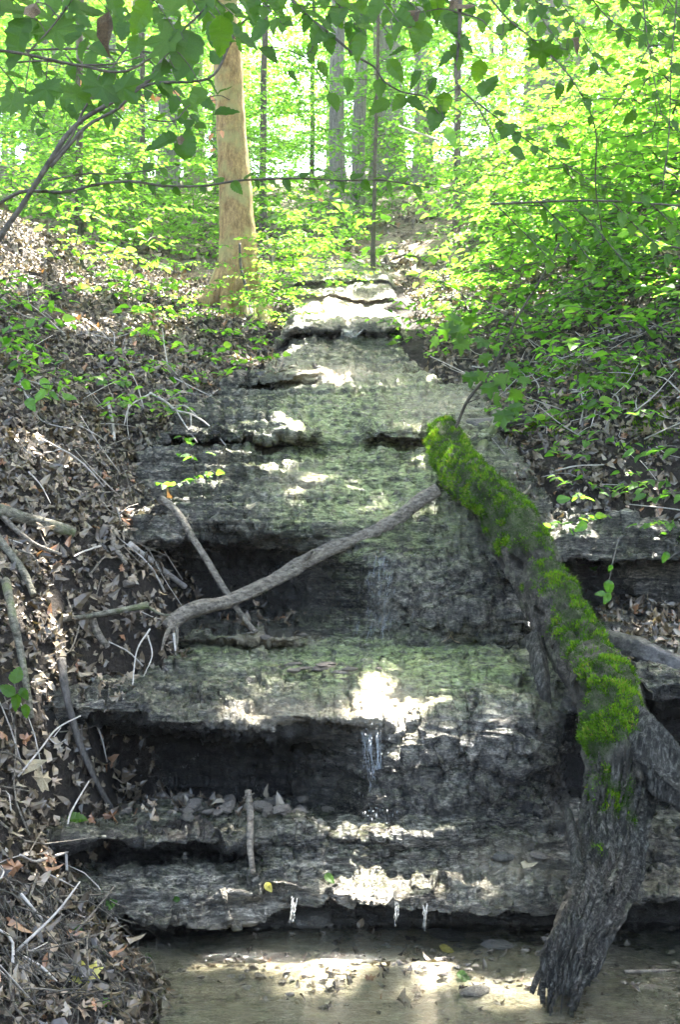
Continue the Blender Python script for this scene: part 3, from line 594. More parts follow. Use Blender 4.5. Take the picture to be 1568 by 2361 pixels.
# ------------------------------------------------------------------ saplings and shrubs: stem, twigs, foliage
def sapling_meshes(seed, h, nb, spread, ls, tpl, lean=.12):
    r = np.random.default_rng(seed); n = 14; z = np.linspace(-.1, h, n); dr = r.normal(0, 1, 2) * lean
    st = np.stack([dr[0] * z ** 1.5 / h ** .5 + r.normal(0, .01, n), dr[1] * z ** 1.5 / h ** .5 + r.normal(0, .01, n), z], -1)
    stem = tube(st, np.linspace(.008 + .006 * h, .003, n), 6); tw = []; LP, LD, LN = [], [], []
    for k in range(nb):
        f = .22 + .78 * (k + r.random()) / nb; i = f * (n - 1); b0 = st[int(i)] * (1 - i % 1) + st[min(int(i) + 1, n - 1)] * (i % 1)
        a = k * 2.4 + r.normal(0, .3); L = spread * (1.15 - .65 * f) * r.uniform(.7, 1.2); d = np.array([math.cos(a), math.sin(a), r.uniform(.1, .5)])
        q = np.array([b0 + d * L * t - np.array([0, 0, .25 * L * t * t * 1.2]) + r.normal(0, .012, 3) for t in np.linspace(0, 1, 7)]); tw.append(tube(q, np.linspace(.006, .002, 7), 4))
        subs = [(q, .15)]
        for t in np.arange(.2, .95, .16 / max(L, .3)):
            p0 = np.array([np.interp(t, np.linspace(0, 1, 7), q[:, c]) for c in range(3)]); sgn = 1 if r.random() < .5 else -1
            ang = a + sgn * r.uniform(.6, 1.1); l2 = L * .42 * (1.1 - t) + .08; d2 = np.array([math.cos(ang), math.sin(ang), r.uniform(-.15, .2)])
            subs.append((np.array([p0 + d2 * l2 * u for u in np.linspace(0, 1, 4)]), 0.))
            if l2 > .18: tw.append(tube(subs[-1][0], np.linspace(.003, .0015, 4), 3))
        for s, st0 in subs:
            ln = np.linalg.norm(s[-1] - s[0]); dv = unit(s[-1] - s[0]); m = max(2, int(ln / (ls * .62)))
            for c, t in enumerate(np.linspace(st0, 1, m)):
                p0 = np.array([np.interp(t, np.linspace(0, 1, len(s)), s[:, e]) for e in range(3)])
                side = unit(np.cross(dv, [0, 0, 1])) * (1 if c % 2 else -1); LP.append(p0); LD.append(dv * .7 + side * .9 + r.normal(0, .15, 3) + [0, 0, -.12]); LN.append(np.array([0, 0, 1]) + r.normal(0, .3, 3))
    V, T, t = batch(tpl, LP, LD, LN, r.uniform(ls * .7, ls * 1.2, len(LP)), r.random(len(LP)) * .9 + .05)
    sv, sq, stt = join([stem] + tw)
    return mesh('stem', sv, [sq, stt], M_BARK_DARK), mesh('foliage', V, [T], M_LEAF, False, dict(tint=t)), len(LP)
SAP = [sapling_meshes(200 + k, *a) for k, a in enumerate([(2.6, 20, 1.1, .085, T_RHOMB), (3.4, 24, 1.3, .09, T_RHOMB), (1.8, 15, .85, .08, T_RHOMB), (1.2, 12, .7, .075, T_RHOMB), (4.5, 26, 1.5, .095, T_RHOMB)])]
SAPN = [sapling_meshes(220 + k, *a) for k, a in enumerate([(1.5, 11, .65, .085, T_OVAL), (1.0, 9, .5, .075, T_OVAL)])]
SEED = [sapling_meshes(240 + k, *a) for k, a in enumerate([(.35, 4, .22, .07, T_OVATE, .3), (.25, 3, .2, .06, T_OVATE, .3), (.5, 5, .3, .075, T_OVATE, .2)])]
print('leaves', [s[2] for s in SAP + SAPN + SEED])
def put_plant(kind, p, label, cat, group, s=1., name='sapling', rot=None):
    t = thing(name, label, cat, tuple(p), group); t.rotation_euler = (rng.normal(0, .06), rng.normal(0, .06), rng.uniform(0, 6.28) if rot is None else rot); t.scale = (s, s, s)
    obj('stem', kind[0], t); o = obj('foliage', kind[1], t); o['kind'] = 'stuff'; return t
def free(x, y, m=0.):               # keeps plants out of the stream and off the open part of the left bank
    if y < 13 and -1.3 - m < x < 1.2 + m and y < 9.5: return False
    if 9.3 < y < 13 and -.75 < x < .85: return False
    return True
for zone, n, xr, yr, lab, hh in (('a', 74, (1.6, 7.5), (8, 15), 'bright green shrubby sapling crowding the right slope', (2, 3, 0)), ('b', 80, (-8, 9), (14.5, 26), 'tall leafy sapling in the understory behind the stream head', (0, 1, 4)),
        ('c', 20, (-6.5, -2.2), (10.5, 15), 'light green sapling on the ridge left of the tan tree', (0, 2, 3)), ('d', 60, (-12, 12), (24, 40), 'tall pale green sapling far back in the woods', (4, 4, 1))):
    c_ = 0
    while c_ < n:
        y = r_.uniform(*yr); x = r_.uniform(*xr)
        if zone in 'bd': x = r_.uniform(-.36, .36) * y
        if not free(x, y, .4): continue
        if zone == 'a' and x < 1.1 + .25 * (y - 8) * .3: continue
        if abs(x / y * F + 784 - 690) < 90 and 14 < y < 24 and r_.random() < .75: continue
        c_ += 1; put_plant(SAP[hh[int(r_.integers(3))]], (x, y, float(ground(x, y)) - .05), lab, 'sapling', {'a': 'saplings on the right slope', 'b': 'understory saplings behind the stream', 'c': 'saplings on the left ridge', 'd': 'saplings far back'}[zone], r_.uniform(.75, 1.2))
# bright clump beside the tan tree
for px, row, y, s in ((600, 790, 10.1, .7), (655, 790, 9.9, .6), (670, 640, 12, 1.0), (760, 610, 12.5, .9), (640, 735, 10.8, .8), (690, 690, 11.2, .8), (740, 660, 11.9, .8), (610, 760, 10.6, .6)):
    p = at(px, row, y); put_plant(SAP[3], (p[0], p[1], float(ground(p[0], p[1])) - .05), 'pale sunlit leafy shrub hanging over the stream beside the tan tree', 'shrub', 'sunlit shrubs at the foot of the tan tree', s, 'shrub')
for j in range(24):
    h = hit(r_.uniform(1130, 1640), r_.uniform(560, 960)); put_plant(SAPN[j % 2], h - [0, 0, .03], 'fine leaved green sapling crowding the near right bank', 'sapling', 'saplings on the near right bank', r_.uniform(.7, 1.2))
# nearer leafy saplings of the right side
for px, row, k, s, lb in ((1130, 850, 0, .8, 'green sapling with fine leaves on the right bank above the mossy log'), (1500, 950, 0, 1.1, 'dense green sapling at the right edge above the moss patch'), (1330, 800, 1, 1.2, 'low green sapling halfway up the right bank'),
        (1560, 760, 0, 1.3, 'tall green sapling highest on the near right bank'), (1420, 760, 0, 1.0, 'green sapling behind the dark mossy overhang of the right bank'), (1230, 720, 0, 1.1, 'green sapling at the foot of the shrubby right slope')):
    h = hit(px, row); put_plant(SAPN[k], h - [0, 0, .03], lb, 'sapling', None, s)
# sparse ones on the left
for px, row, k, s, lb in ((460, 790, 0, .55, 'low green seedling patch on the left bank under the tan tree'), (560, 800, 1, .55, 'leafy green seedling just left of the tan tree roots'), (400, 720, 1, .6, 'green seedling on the ridge behind the left bank'), (520, 750, 1, .5, 'small green seedling against the tan trunk base'), (30, 800, 1, .5, 'green seedling at the left edge of the left bank'),
        (230, 640, 1, .9, 'thin sapling with few leaves on the crest of the left bank')):
    h = hit(px, row); put_plant(SAPN[k], h - [0, 0, .03], lb, 'sapling', None, s)
for lst, lab, grp in ((((380, 985), (430, 970), (450, 1130), (590, 890), (85, 935), (60, 900), (210, 900), (260, 990), (330, 850), (150, 700), (100, 790), (500, 840), (610, 850), (470, 900), (300, 700), (380, 760), (440, 740), (40, 860)), 'small green seedling sprouting from the leaf litter of the left bank', 'seedlings on the left bank'),
        (((1270, 1060), (1330, 980), (1380, 940), (1290, 930), (1330, 1230), (1350, 1150), (1540, 1190), (1500, 1170), (1440, 1060), (1250, 1000), (1180, 900), (1240, 870), (1480, 880), (1550, 900), (1400, 850), (1150, 1010), (1410, 1350), (1540, 1280), (930, 780), (960, 800), (1000, 790), (1040, 830), (1340, 900), (1400, 1000)), 'small green seedling growing on the right bank', 'seedlings on the right bank')):
    for px, row in lst:
        h = hit(px, row); put_plant(SEED[int(r_.integers(3))], h, lab, 'seedling', grp, r_.uniform(.7, 1.2), 'seedling')
j = 0
while j < 110:
    y = r_.uniform(7, 15); x = r_.uniform(1.0, 5.5) if r_.random() < .75 else r_.uniform(-5, -1.4)
    if not free(x, y, 0) : continue
    j += 1; put_plant(SEED[int(r_.integers(3))], (x, y, float(ground(x, y))), 'knee high green seedling in the undergrowth beside the stream', 'seedling', 'undergrowth seedlings', r_.uniform(1, 1.7), 'seedling')

j = 0
while j < 90:
    y = r_.uniform(12.8, 21); x = r_.uniform(-4.5, 4.5); j += 1
    put_plant(SEED[int(r_.integers(3))] if j % 3 else SAP[3], (x, y, float(ground(x, y))), 'leafy green seedling on the slope at the head of the stream', 'seedling', 'seedlings at the stream head', r_.uniform(1.2, 2.4) if j % 3 else r_.uniform(.5, .8), 'seedling')
# ------------------------------------------------------------------ dead leaves
def litter(n, xr, yr, seed):
    r = np.random.default_rng(seed); x = r.uniform(*xr, n); y = yr[0] + (yr[1] - yr[0]) * r.random(n) ** 1.25; z = ground(x, y); e = .04
    gx_ = (ground(x + e, y) - z) / e; gy_ = (ground(x, y + e) - z) / e
    nn = unit(np.stack([-gx_, -gy_, np.ones(n)], -1) + r.normal(0, .36, (n, 3))); d = unit(np.cross(nn, r.normal(0, 1, (n, 3))))
    p = np.stack([x, y, z], -1) + nn * r.uniform(.0, .035, n)[:, None]; low = (z < -.95) & (x < 0) & (r.random(n) < .3); k = ~low
    return (p, d, nn) if n < 1000 else (p[k], d[k], nn[k])
def drop_leaves(name, label, p, d, nn, size=(.032, .068), seed=0):
    r = np.random.default_rng(seed); k = r.choice(6, len(p), p=[.12, .14, .24, .1, .28, .12]); bs = []; tint = np.clip(r.normal(.5, .24, len(p)), 0, .93); tint[r.random(len(p)) < .025] = 1.
    for q in range(len(LITTER)):
        s = k == q
        if s.any(): bs.append(batch(LITTER[q], p[s], d[s], nn[s], r.uniform(*size, s.sum()), tint[s]))
    V, T, t = merge(bs); return obj(name, mesh(name, V, [T], M_LITTER, False, dict(tint=t)), kind='stuff', label=label)
drop_leaves('leaf_litter', 'grey brown dead leaves covering the left bank', *litter(36000, (-3.9, -.55), (2.6, 12.5), 301), seed=1)
drop_leaves('leaf_litter', 'dead leaves and debris covering the right bank', *litter(20000, (.7, 4.1), (4.6, 12.5), 302), seed=2)
drop_leaves('leaf_litter', 'sunlit fallen leaves on the upper hillside', *litter(5000, (-8, 8), (12.4, 20), 303), size=(.08, .13), seed=3)
def on_rock(n, blobs, seed):
    r = np.random.default_rng(seed); Nn = normals(P[..., 0], P[..., 1], P[..., 2]); wgt = sum(a * blob(cx, cy, rx, ry) for cx, cy, rx, ry, a in blobs) * (Nn[..., 2] > .45) * (pxs > -40)
    wgt = np.where(wgt > .05, wgt, 0); wf = wgt.ravel() / wgt.sum(); i = r.choice(len(wf), n, p=wf); p = P.reshape(-1, 3)[i] + r.normal(0, .006, (n, 3)); q = Nn.reshape(-1, 3)[i]
    nn = unit(q + r.normal(0, .3, (n, 3))); return p + nn * .006, unit(np.cross(nn, r.normal(0, 1, (n, 3)))), nn
drop_leaves('leaf_litter', 'fallen leaves lying on the rock shelves', *on_rock(1900, [(1500, 1440, 120, 60, 3), (300, 1860, 200, 25, 1.2), (600, 1430, 90, 30, .5), (380, 1470, 90, 40, .8), (200, 1560, 110, 60, .5), (1010, 850, 90, 18, .8), (600, 850, 90, 15, .8), (1250, 1100, 90, 60, 1), (400, 1000, 60, 50, .4), (350, 1180, 50, 50, .5), (150, 2000, 60, 60, .4)], 5), size=(.035, .075), seed=4)
drop_leaves('sunken_leaves', 'dark sodden leaves and scraps lying in the shallow pool', *on_rock(150, [(850, 2260, 420, 70, 1)], 6), size=(.02, .05), seed=5)
p, d, nn = on_rock(260, [(850, 2230, 450, 60, 1), (1350, 2200, 150, 60, 1)], 19); PEB = []
for k in range(260):
    s_ = rng.uniform(.006, .022); th_ = rng.uniform(0, 6.28, 3); q_ = unit(rng.normal(0, 1, (10, 3))) * s_ * rng.uniform(.7, 1.2, (10, 1)) * [1, .8, .45]; PEB.append(q_ + p[k] + [0, 0, s_ * .15])
import bmesh
bmp = bmesh.new()
for q_ in PEB: bmesh.ops.convex_hull(bmp, input=[bmp.verts.new(v) for v in q_])
mp = bpy.data.meshes.new('pebbles'); bmp.to_mesh(mp); bmp.free(); mp.materials.append(M_STONE); obj('pebbles', mp, kind='stuff', label='small dark pebbles on the shallow pool bed')
# larger single leaves
def leaf_meshes(tpls, mat, nm):
    out = []
    for k, tp in enumerate(tpls):
        for q in range(2):
            V = tp[0].copy(); V[:, 2] += .04 * np.sin(V[:, 1] * 7 + q * 2) ; out.append(mesh(nm, V, [tp[1]], mat, False, dict(tint=np.full(len(V), .2 + .5 * q + .07 * k))))
    return out
DL = leaf_meshes(LITTER, M_LITTER, 'fallen_leaf')
def place_leaf(me, p, d, nn, s, parent=None, name='leaf', **tags):
    d = Vector(d).normalized(); x = d.cross(Vector(nn)).normalized(); z = x.cross(d); o = obj(name, me, parent, **tags)
    M = Matrix.Identity(4)
    for i in range(3): M[i][0], M[i][1], M[i][2] = x[i] * s, d[i] * s, z[i] * s
    off = Vector(parent.location) if parent else Vector((0, 0, 0)); M.translation = Vector(p) - off; o.matrix_basis = M; return o
p, d, nn = litter(230, (-2.3, -.95), (2.95, 5.6), 310); p2, d2, n2 = litter(50, (1.2, 2.4), (5.5, 6.6), 311)
for q in range(230): place_leaf(DL[int(r_.choice([2, 3, 4, 5, 8, 9, 8, 9, 10, 11, 4, 0, 7]))], p[q] + nn[q] * .02, d[q], nn[q], r_.uniform(.055, .09), None, 'fallen_leaf', label='curled grey brown dead leaf lying on the near left bank', category='leaf', group='dead leaves on the near left bank')
for q in range(50): place_leaf(DL[int(r_.integers(12))], p2[q] + n2[q] * .02, d2[q], n2[q], r_.uniform(.055, .085), None, 'fallen_leaf', label='curled dead leaf lying on the bank behind the mossy log', category='leaf', group='dead leaves on the right bank')
ylw = leaf_meshes([T_MAPLE, T_OVATE], M_YELLOW, 'fallen_leaf'); grn = leaf_meshes([T_OVATE, T_BEECH], M_NEAR, 'fallen_leaf'); tanl = leaf_meshes([LITTER[0], LITTER[4]], bark('pale_tan_leaf', (.35, .27, .15), (.5, .42, .28), (1, 1, 1), 20, .1, .5), 'fallen_leaf')
for px, row, L, ms, lb in ((190, 2245, 66, ylw[0], 'ragged yellow brown maple leaf on the dark soil at lower left'), (617, 2043, 26, ylw[2], 'bright yellow leaf on the lowest rock ledge near the upright stick'), (405, 2072, 20, grn[0], 'small green leaf on the lowest rock ledge'),
      (250, 2085, 34, grn[2], 'bluish green leaf lying at the left end of the lowest ledge'), (172, 2150, 38, grn[2], 'round green leaf hanging over the root tangle at lower left'), (85, 1795, 62, tanl[0], 'big pale yellow dead leaf on the left bank beside the dark hollow'), (50, 1770, 60, tanl[2], 'big pale grey dead leaf at the left edge beside the dark hollow'),
      (150, 1660, 44, tanl[2], 'long pale leaf hanging beside the dark leaning stick'), (1040, 1475, 40, tanl[0], 'tan maple leaf on the green ledge under the mound'), (945, 2318, 40, DL[1], 'brown wet leaf standing up in the pool near the bottom edge'), (1070, 2258, 36, grn[0], 'green leaf stuck in the pool in front of the log base'),
      (1030, 2195, 36, ylw[3], 'flat olive leaf in the pool below the dripping lip'), (230, 2320, 44, grn[1], 'bright green leaf at the bottom left corner'), (175, 1893, 44, grn[3], 'slender green leaf at the left end of the rubble'), (340, 2215, 30, grn[0], 'green leaf at the waters edge by the root tangle'),
      (575, 1172, 24, tanl[2], 'pale leaf on the edge of the algae covered rock'), (1500, 1650, 30, grn[2], 'green leaf lying on the bark of the mossy log'), (600, 860, 22, DL[0], 'orange brown leaf on the rock below the tan tree'), (1215, 2000, 34, tanl[2], 'pinkish flat leaf on the ledge left of the log'), (760, 2030, 30, grn[1], 'green leaf on the wet lip of the lowest ledge'), (100, 2160, 50, tanl[0], 'pale torn leaf on the dark soil below the left bank')):
    h = cast(px, row); 
    if h[0] is None: continue
    y = h[0].y; q = np.array(h[0]) + np.array(h[1]) * .012 * (1 if h[1].z > 0 else -1); nz = Vector(h[1]); nz = nz if nz.z > 0 else -nz; nz = (nz + Vector((0, -.5, .2))).normalized()
    d = Vector((r_.normal(), .4 * r_.normal(), r_.normal() * .4)); d = (d - nz * d.dot(nz)).normalized(); s = L / F * y
    place_leaf(ms, q - np.array(d) * s * .5, d, nz, s * 1.1, None, 'fallen_leaf', label=lb, category='leaf')

# ------------------------------------------------------------------ the mossy log
LG = [(1012, 992, 6.42, 30), (1024, 1002, 6.38, 43), (1050, 1060, 6.1, 52), (1100, 1130, 5.65, 58), (1170, 1200, 5.38, 64), (1228, 1300, 5.12, 68), (1282, 1400, 4.86, 72), (1340, 1500, 4.58, 80), (1396, 1600, 4.24, 84), (1430, 1700, 4.05, 88),
      (1428, 1800, 3.96, 76), (1412, 1900, 3.86, 72), (1402, 2000, 3.74, 72), (1366, 2100, 3.56, 72), (1322, 2200, 3.46, 66), (1300, 2262, 3.42, 52), (1296, 2290, 3.41, 30)]
A = np.array([(*at(a, b, y), hw * .93 / F * y) for a, b, y, hw in LG]); q = smooth_path(A, 420); qp = q[:, :3]
log = thing('mossy_log', 'rotting tree trunk leaning down the rocks, green moss on its upper side', 'log', tuple(qp[-1]))
ub = .6
def logdisp(u, th, pos):
    low = ss(ub - .06, ub + .04, u); c, s = np.cos(th), np.sin(th)
    tw = th + 1.2 * u + .5 * fbm(pos * 3, 2, 8)
    grain = np.abs(fbm(np.stack([np.cos(tw) * 3.2, np.sin(tw) * 3.2, u * 6], -1), 3, 7, .65))
    plate = fbm(np.stack([np.cos(tw) * 1.6, np.sin(tw) * 1.6, u * 22], -1), 4, 17); step = np.floor(plate * 5) / 5
    holes = ss(.35, .6, fbm(pos * 6, 3, 27))
    return 1 + .20 * fbm(pos * 4.5, 4, 5) + (1 - low) * (.38 * step + .05 * fbm(pos * 30, 3, 6)) + low * (.7 * grain - .25 + .08 * fbm(pos * 35, 2, 9) + .2 * np.abs(fbm(np.stack([np.cos(tw) * 8, np.sin(tw) * 8, u * 18], -1), 2, 37))) - .3 * holes + .2 * np.exp(-((u - .985) / .03) ** 2) * fbm(pos * 9, 2, 12)
V, Fq, Ft = tube(qp, q[:, 3], 120, logdisp)
nv = 420 * 120; VV = V[:nv].reshape(420, 120, 3); T_, A_, B_ = frames(qp)
NN = unit(VV - qp[:, None]); uu = np.repeat(np.linspace(0, 1, 420)[:, None], 120, 1)
side = NN[..., 0]
mz = fbm(VV * 5, 4, 33) * .45 + fbm(VV * 17, 3, 34) * .5 + fbm(VV * 8, 3, 35) * .5 + .75 * NN[..., 2] - .35 * NN[..., 0] - .15 * NN[..., 1] + .12
cover = np.interp(uu, [0, .22, .29, .33, .36, .5, .62, .68, .8, 1], [.38, .28, -.05, -.6, -.3, -.25, -.35, -.5, -1.2, -2])
cover2 = np.interp(uu, [.3, .4, .62], [0, 1, 1]); mz = mz + cover2 * .5 * np.clip(side, -.3, .8) 
moss = ss(.2, .62, mz + cover)
dark = ss(.5, .66, uu) * ss(-.3, .25, fbm(VV * 3, 3, 55) + .35) 
ml = lambda v: np.concatenate([v.ravel(), [0, 0]])
obj('bark', mesh('bark', V - qp[-1], [Fq, Ft], M_LOG, True, dict(moss=ml(moss), dark=ml(dark))), log)
# moss as short blades
wv = moss.ravel() ** 1.4; wv = wv * (wv > .12); ii = rng.choice(nv, 95000, p=wv / wv.sum()); bp = VV.reshape(-1, 3)[ii] + rng.normal(0, .006, (95000, 3)); bn = NN.reshape(-1, 3)[ii]
cl = ss(-.35, .45, fbm(bp * 22, 3, 77)); bd = unit(bn + rng.normal(0, .45, bn.shape) + [0, 0, .25]); T_BLADE = (np.array([(-.22, 0, 0), (.22, 0, 0), (0, 1, .1)], float), np.array([(0, 1, 2)]))
bs_ = (.005 + .0095 * cl) * rng.uniform(.6, 1.3, len(bp)); V_, Tm, tt = batch(T_BLADE, bp - bn * .002, bd, rng.normal(0, 1, bn.shape), bs_, np.clip(cl * .8 + rng.normal(0, .15, len(bp)), 0, 1))
obj('moss', mesh('moss', V_ - qp[-1], [Tm], M_MOSS, False, dict(tint=tt)), log, kind='stuff')
def stub(pts, name, n=70, sides=40, mat=None, moss_amt=0.):
    A = np.array([(*at(a, b, y), hw / F * y) for a, b, y, hw in pts]); q = smooth_path(A, n)
    dsp = lambda u, th, pos: 1 + .35 * fbm(pos * 6, 4, 15) + .15 * fbm(pos * 30, 3, 16) + .8 * np.abs(fbm(np.stack([np.cos(th) * 3, np.sin(th) * 3, u * 3], -1), 3, 19)) - .15
    V, a, b = tube(q[:, :3] - qp[-1], q[:, 3], sides, dsp); obj(name, mesh(name, V, [a, b], M_LOG, True, dict(moss=np.zeros(len(V)), dark=np.full(len(V), .9))), log)
stub([(1435, 1690, 4.05, 60), (1490, 1730, 3.95, 58), (1550, 1790, 3.85, 52), (1620, 1850, 3.75, 46), (1700, 1900, 3.7, 30)], 'branch_stub')
stub([(1232, 1470, 4.72, 22), (1245, 1530, 4.6, 20), (1258, 1600, 4.5, 15), (1266, 1650, 4.45, 6)], 'broken_splinter', 40, 20)
stub([(1310, 1870, 3.95, 8), (1325, 1940, 3.8, 14), (1330, 2030, 3.68, 12), (1310, 2080, 3.6, 10)], 'broken_splinter', 40, 20)
stub([(1245, 1425, 4.9, 6), (1200, 1420, 4.98, 9), (1145, 1428, 5.1, 5)], 'branch_stub', 30, 16)
# loose bark flakes on its upper side
for k in range(60):
    i = int(r_.integers(60, 260)); jx = int(r_.integers(0, 120)); nn = NN[i, jx]
    if nn[2] < .1 or moss[i, jx] > .4: continue
    L = r_.uniform(.03, .09); Wd = r_.uniform(.015, .035); g = [(a, b) for a in np.linspace(-1, 1, 5) for b in (-1, 0, 1)]
    V_ = np.array([(b * Wd * (1 - .4 * abs(a)) + r_.normal(0, .003), a * L + r_.normal(0, .004), .006 * (1 - b * b) + r_.normal(0, .002)) for a, b in g]); V_ = np.vstack([V_, V_ - [0, 0, .008]])
    fq = [(c * 3 + e, c * 3 + e + 1, c * 3 + e + 4, c * 3 + e + 3) for c in range(4) for e in range(2)]; fq = np.array(fq + [tuple(x + 15 for x in reversed(f)) for f in fq] + [(0, 3, 18, 15), (3, 6, 21, 18), (6, 9, 24, 21), (9, 12, 27, 24), (2, 17, 20, 5), (5, 20, 23, 8), (8, 23, 26, 11), (11, 26, 29, 14), (0, 15, 16, 1), (1, 16, 17, 2), (12, 13, 28, 27), (13, 14, 29, 28)])
    fl = mesh('bark_flake', V_, [fq], M_LOG, False, dict(moss=np.zeros(30), dark=np.full(30, .0)))
    place_leaf(fl, VV[i, jx] + nn * .006, T_[i] + .3 * nn, nn, 1., log, 'bark_flake')

for k in range(190):
    i = int(r_.integers(255, 412)); jx = int(r_.integers(0, 120)); nn = NN[i, jx]
    if nn[1] > .4: continue
    L = r_.uniform(.02, .085); Wd = r_.uniform(.003, .009); m_ = 7; V_ = []
    for c in range(m_):
        t_ = c / (m_ - 1) * 2 - 1; w_ = Wd * (1 - t_ * t_ * .7) * r_.uniform(.6, 1.3); of = r_.normal(0, .003)
        V_ += [(-w_ + of, t_ * L, 0), (of, t_ * L, .007 * r_.uniform(.4, 1.3)), (w_ + of, t_ * L, 0), (of, t_ * L, -.012)]
    fq = [(c * 4 + e, c * 4 + (e + 1) % 4, c * 4 + 4 + (e + 1) % 4, c * 4 + 4 + e) for c in range(m_ - 1) for e in range(4)]
    fq += [(0, 3, 2, 1), (m_ * 4 - 4, m_ * 4 - 3, m_ * 4 - 2, m_ * 4 - 1)]
    fl = mesh('bark_strip', np.array(V_), [np.array(fq)], M_LOG, False, dict(moss=np.zeros(len(V_)), dark=np.full(len(V_), float(r_.uniform(.3, 1)))))
    place_leaf(fl, VV[i, jx] + nn * .002, T_[i] + .12 * np.array([r_.normal(), 0, 0]), nn, 1., log, 'bark_strip')

# ------------------------------------------------------------------ sticks and fallen branches
def stick(name, label, cat, pts, w0, w1, mat=None, group=None, n=60, sides=14, knots=.2, extra=()):
    """pts: (px, row[, depth]); without a depth the point rests on what lies there"""
    mat = mat or M_DEAD; W = []
    for p in pts:
        if len(p) == 3: W.append(at(*p))
        else:
            h = hit(p[0], p[1]); W.append(h * (1 - .012))
    W = np.array(W); base = W[-1]; t = thing(name, label, cat, tuple(base), group); q = smooth_path(W, n); yy = q[:, 1]
    V, a, b = tube(q - base, np.linspace(w0, w1, n) / 2 / F * yy, sides, stick_disp(int(w0 * 7 + pts[0][0]) % 97, knots, 11, .28)); 
    if not extra:
        bpy.data.objects.remove(t); m = mesh(name, V, [a, b], mat); o = obj(name, m, None, tuple(base), label=label, category=cat)
        if group: o['group'] = group
        return o
    obj('main_stem', mesh('main_stem', V, [a, b], mat), t)
    for e, e0, e1 in extra:
        E = np.array([at(*c) if len(c) == 3 else hit(*c) * .988 for c in e]); qe = smooth_path(E, 24); V, a, b = tube(qe - base, np.linspace(e0, e1, 24) / 2 / F * qe[:, 1], 7, stick_disp(3)); obj('side_twig', mesh('side_twig', V, [a, b], mat), t)
    return t
stick('fallen_branch', 'long curved grey branch lying across the stream from bank to mossy log', 'branch', [(385, 1450, 5.12), (410, 1425, 5.15), (460, 1402, 5.2), (530, 1385, 5.27), (600, 1355, 5.35), (660, 1322, 5.41), (710, 1292, 5.45), (770, 1262, 5.5), (850, 1228, 5.55), (910, 1200, 5.58), (960, 1160, 5.6), (1010, 1128, 5.62)], 34, 30, n=160, sides=28, knots=.3,
      extra=[([(400, 1432, 5.14), (380, 1470, 5.05), (372, 1500, 5.0)], 14, 5), ([(690, 1304, 5.43), (715, 1276, 5.4), (722, 1268, 5.38)], 12, 6), ([(405, 1430, 5.13), (408, 1470, 5.08), (404, 1510, 5.0)], 9, 4)])
stick('leaning_stick', 'straight lichen spotted stick crossing behind the long curved branch', 'branch', [(372, 1150, 5.62), (410, 1185, 5.48), (450, 1250, 5.42), (490, 1315, 5.39), (530, 1378, 5.36), (562, 1425, 5.32), (590, 1458, 5.27)], 17, 11, M_DEAD, n=80)
stick('upright_stick', 'short dark stick standing upright on the rocks left of the waterfall', 'branch', [(571, 1822, 4.2), (577, 1880, 4.15), (576, 1950, 4.05), (583, 2015, 3.98)], 16, 12, M_DEAD, extra=[([(573, 1835, 4.19), (586, 1828, 4.17)], 6, 2), ([(572, 1830, 4.19), (562, 1838, 4.17)], 6, 3)])
stick('dark_stick', 'dark rotten stick hanging down the left bank into the black hollow', 'branch', [(140, 1520, 4.5), (152, 1600, 4.4), (178, 1700, 4.4), (215, 1790, 4.42), (262, 1875, 4.5)], 19, 13, bark('black_rotten_wood', (.03, .026, .022), (.13, .115, .1), (4, 4, 1), 9))
stick('mossy_stick', 'pale lichen covered stick pointing down near the left edge', 'branch', [(12, 1340), (28, 1420, 4.15), (42, 1480, 4.1), (58, 1570, 4.05), (72, 1655, 4.02)], 20, 14, M_MOSSY_STICK)
stick('mossy_stick', 'short pale stick above the lichen covered one at the left edge', 'branch', [(-20, 1220), (30, 1285), (60, 1330), (76, 1372)], 22, 14, M_MOSSY_STICK)
stick('mossy_stick', 'thick green tinged branch half buried at the left edge', 'branch', [(-30, 1168), (60, 1195), (120, 1212), (170, 1228)], 30, 24, M_MOSSY_STICK)
stick('dead_stick', 'thin bent brown stick under the half buried green branch', 'branch', [(-10, 1175), (40, 1225), (85, 1258), (140, 1278)], 14, 8)
stick('dead_stick', 'thin horizontal pale stick left of the long curved branch', 'branch', [(70, 1455, 4.75), (150, 1428, 4.8), (250, 1412, 4.9), (340, 1394, 5.0)], 9, 15, M_MOSSY_STICK, extra=[([(335, 1396, 5.0), (370, 1415, 5.0), (395, 1418, 5.0)], 8, 4)])
stick('dead_stick', 'sunlit pinkish stick slanting down the leaves on the left bank', 'branch', [(298, 1255), (345, 1290), (385, 1322), (425, 1352)], 14, 12, M_PALE)
stick('dead_stick', 'dark broken stub poking from the left bank under the thin pale stick', 'branch', [(212, 1428), (225, 1460), (248, 1492)], 18, 14)
stick('dead_stick', 'grey root like stick between the sunlit leaves and the buried branch', 'branch', [(255, 1215), (265, 1260), (290, 1300)], 18, 10)
stick('dead_stick', 'short pale stick upright in the middle of the left bank', 'branch', [(248, 925), (258, 970), (263, 1012)], 9, 7, M_PALE)
stick('dead_twig', 'white forked twig reaching from the left bank over the brown undercut', 'twig', [(345, 905, 6.75), (380, 925, 6.7), (405, 945, 6.65), (440, 955, 6.6), (480, 980, 6.5), (525, 1032, 6.4)], 6, 3, M_PALE, n=50, sides=7,
      extra=[([(400, 942, 6.65), (425, 935, 6.6), (455, 960, 6.55)], 5, 2), ([(405, 945, 6.65), (430, 985, 6.5), (455, 1020, 6.4)], 4, 2), ([(380, 925, 6.7), (420, 900, 6.6)], 4, 2), ([(350, 905, 6.75), (300, 935, 6.6), (285, 980, 6.5)], 5, 2), ([(440, 955, 6.6), (440, 990, 6.5)], 4, 2)])
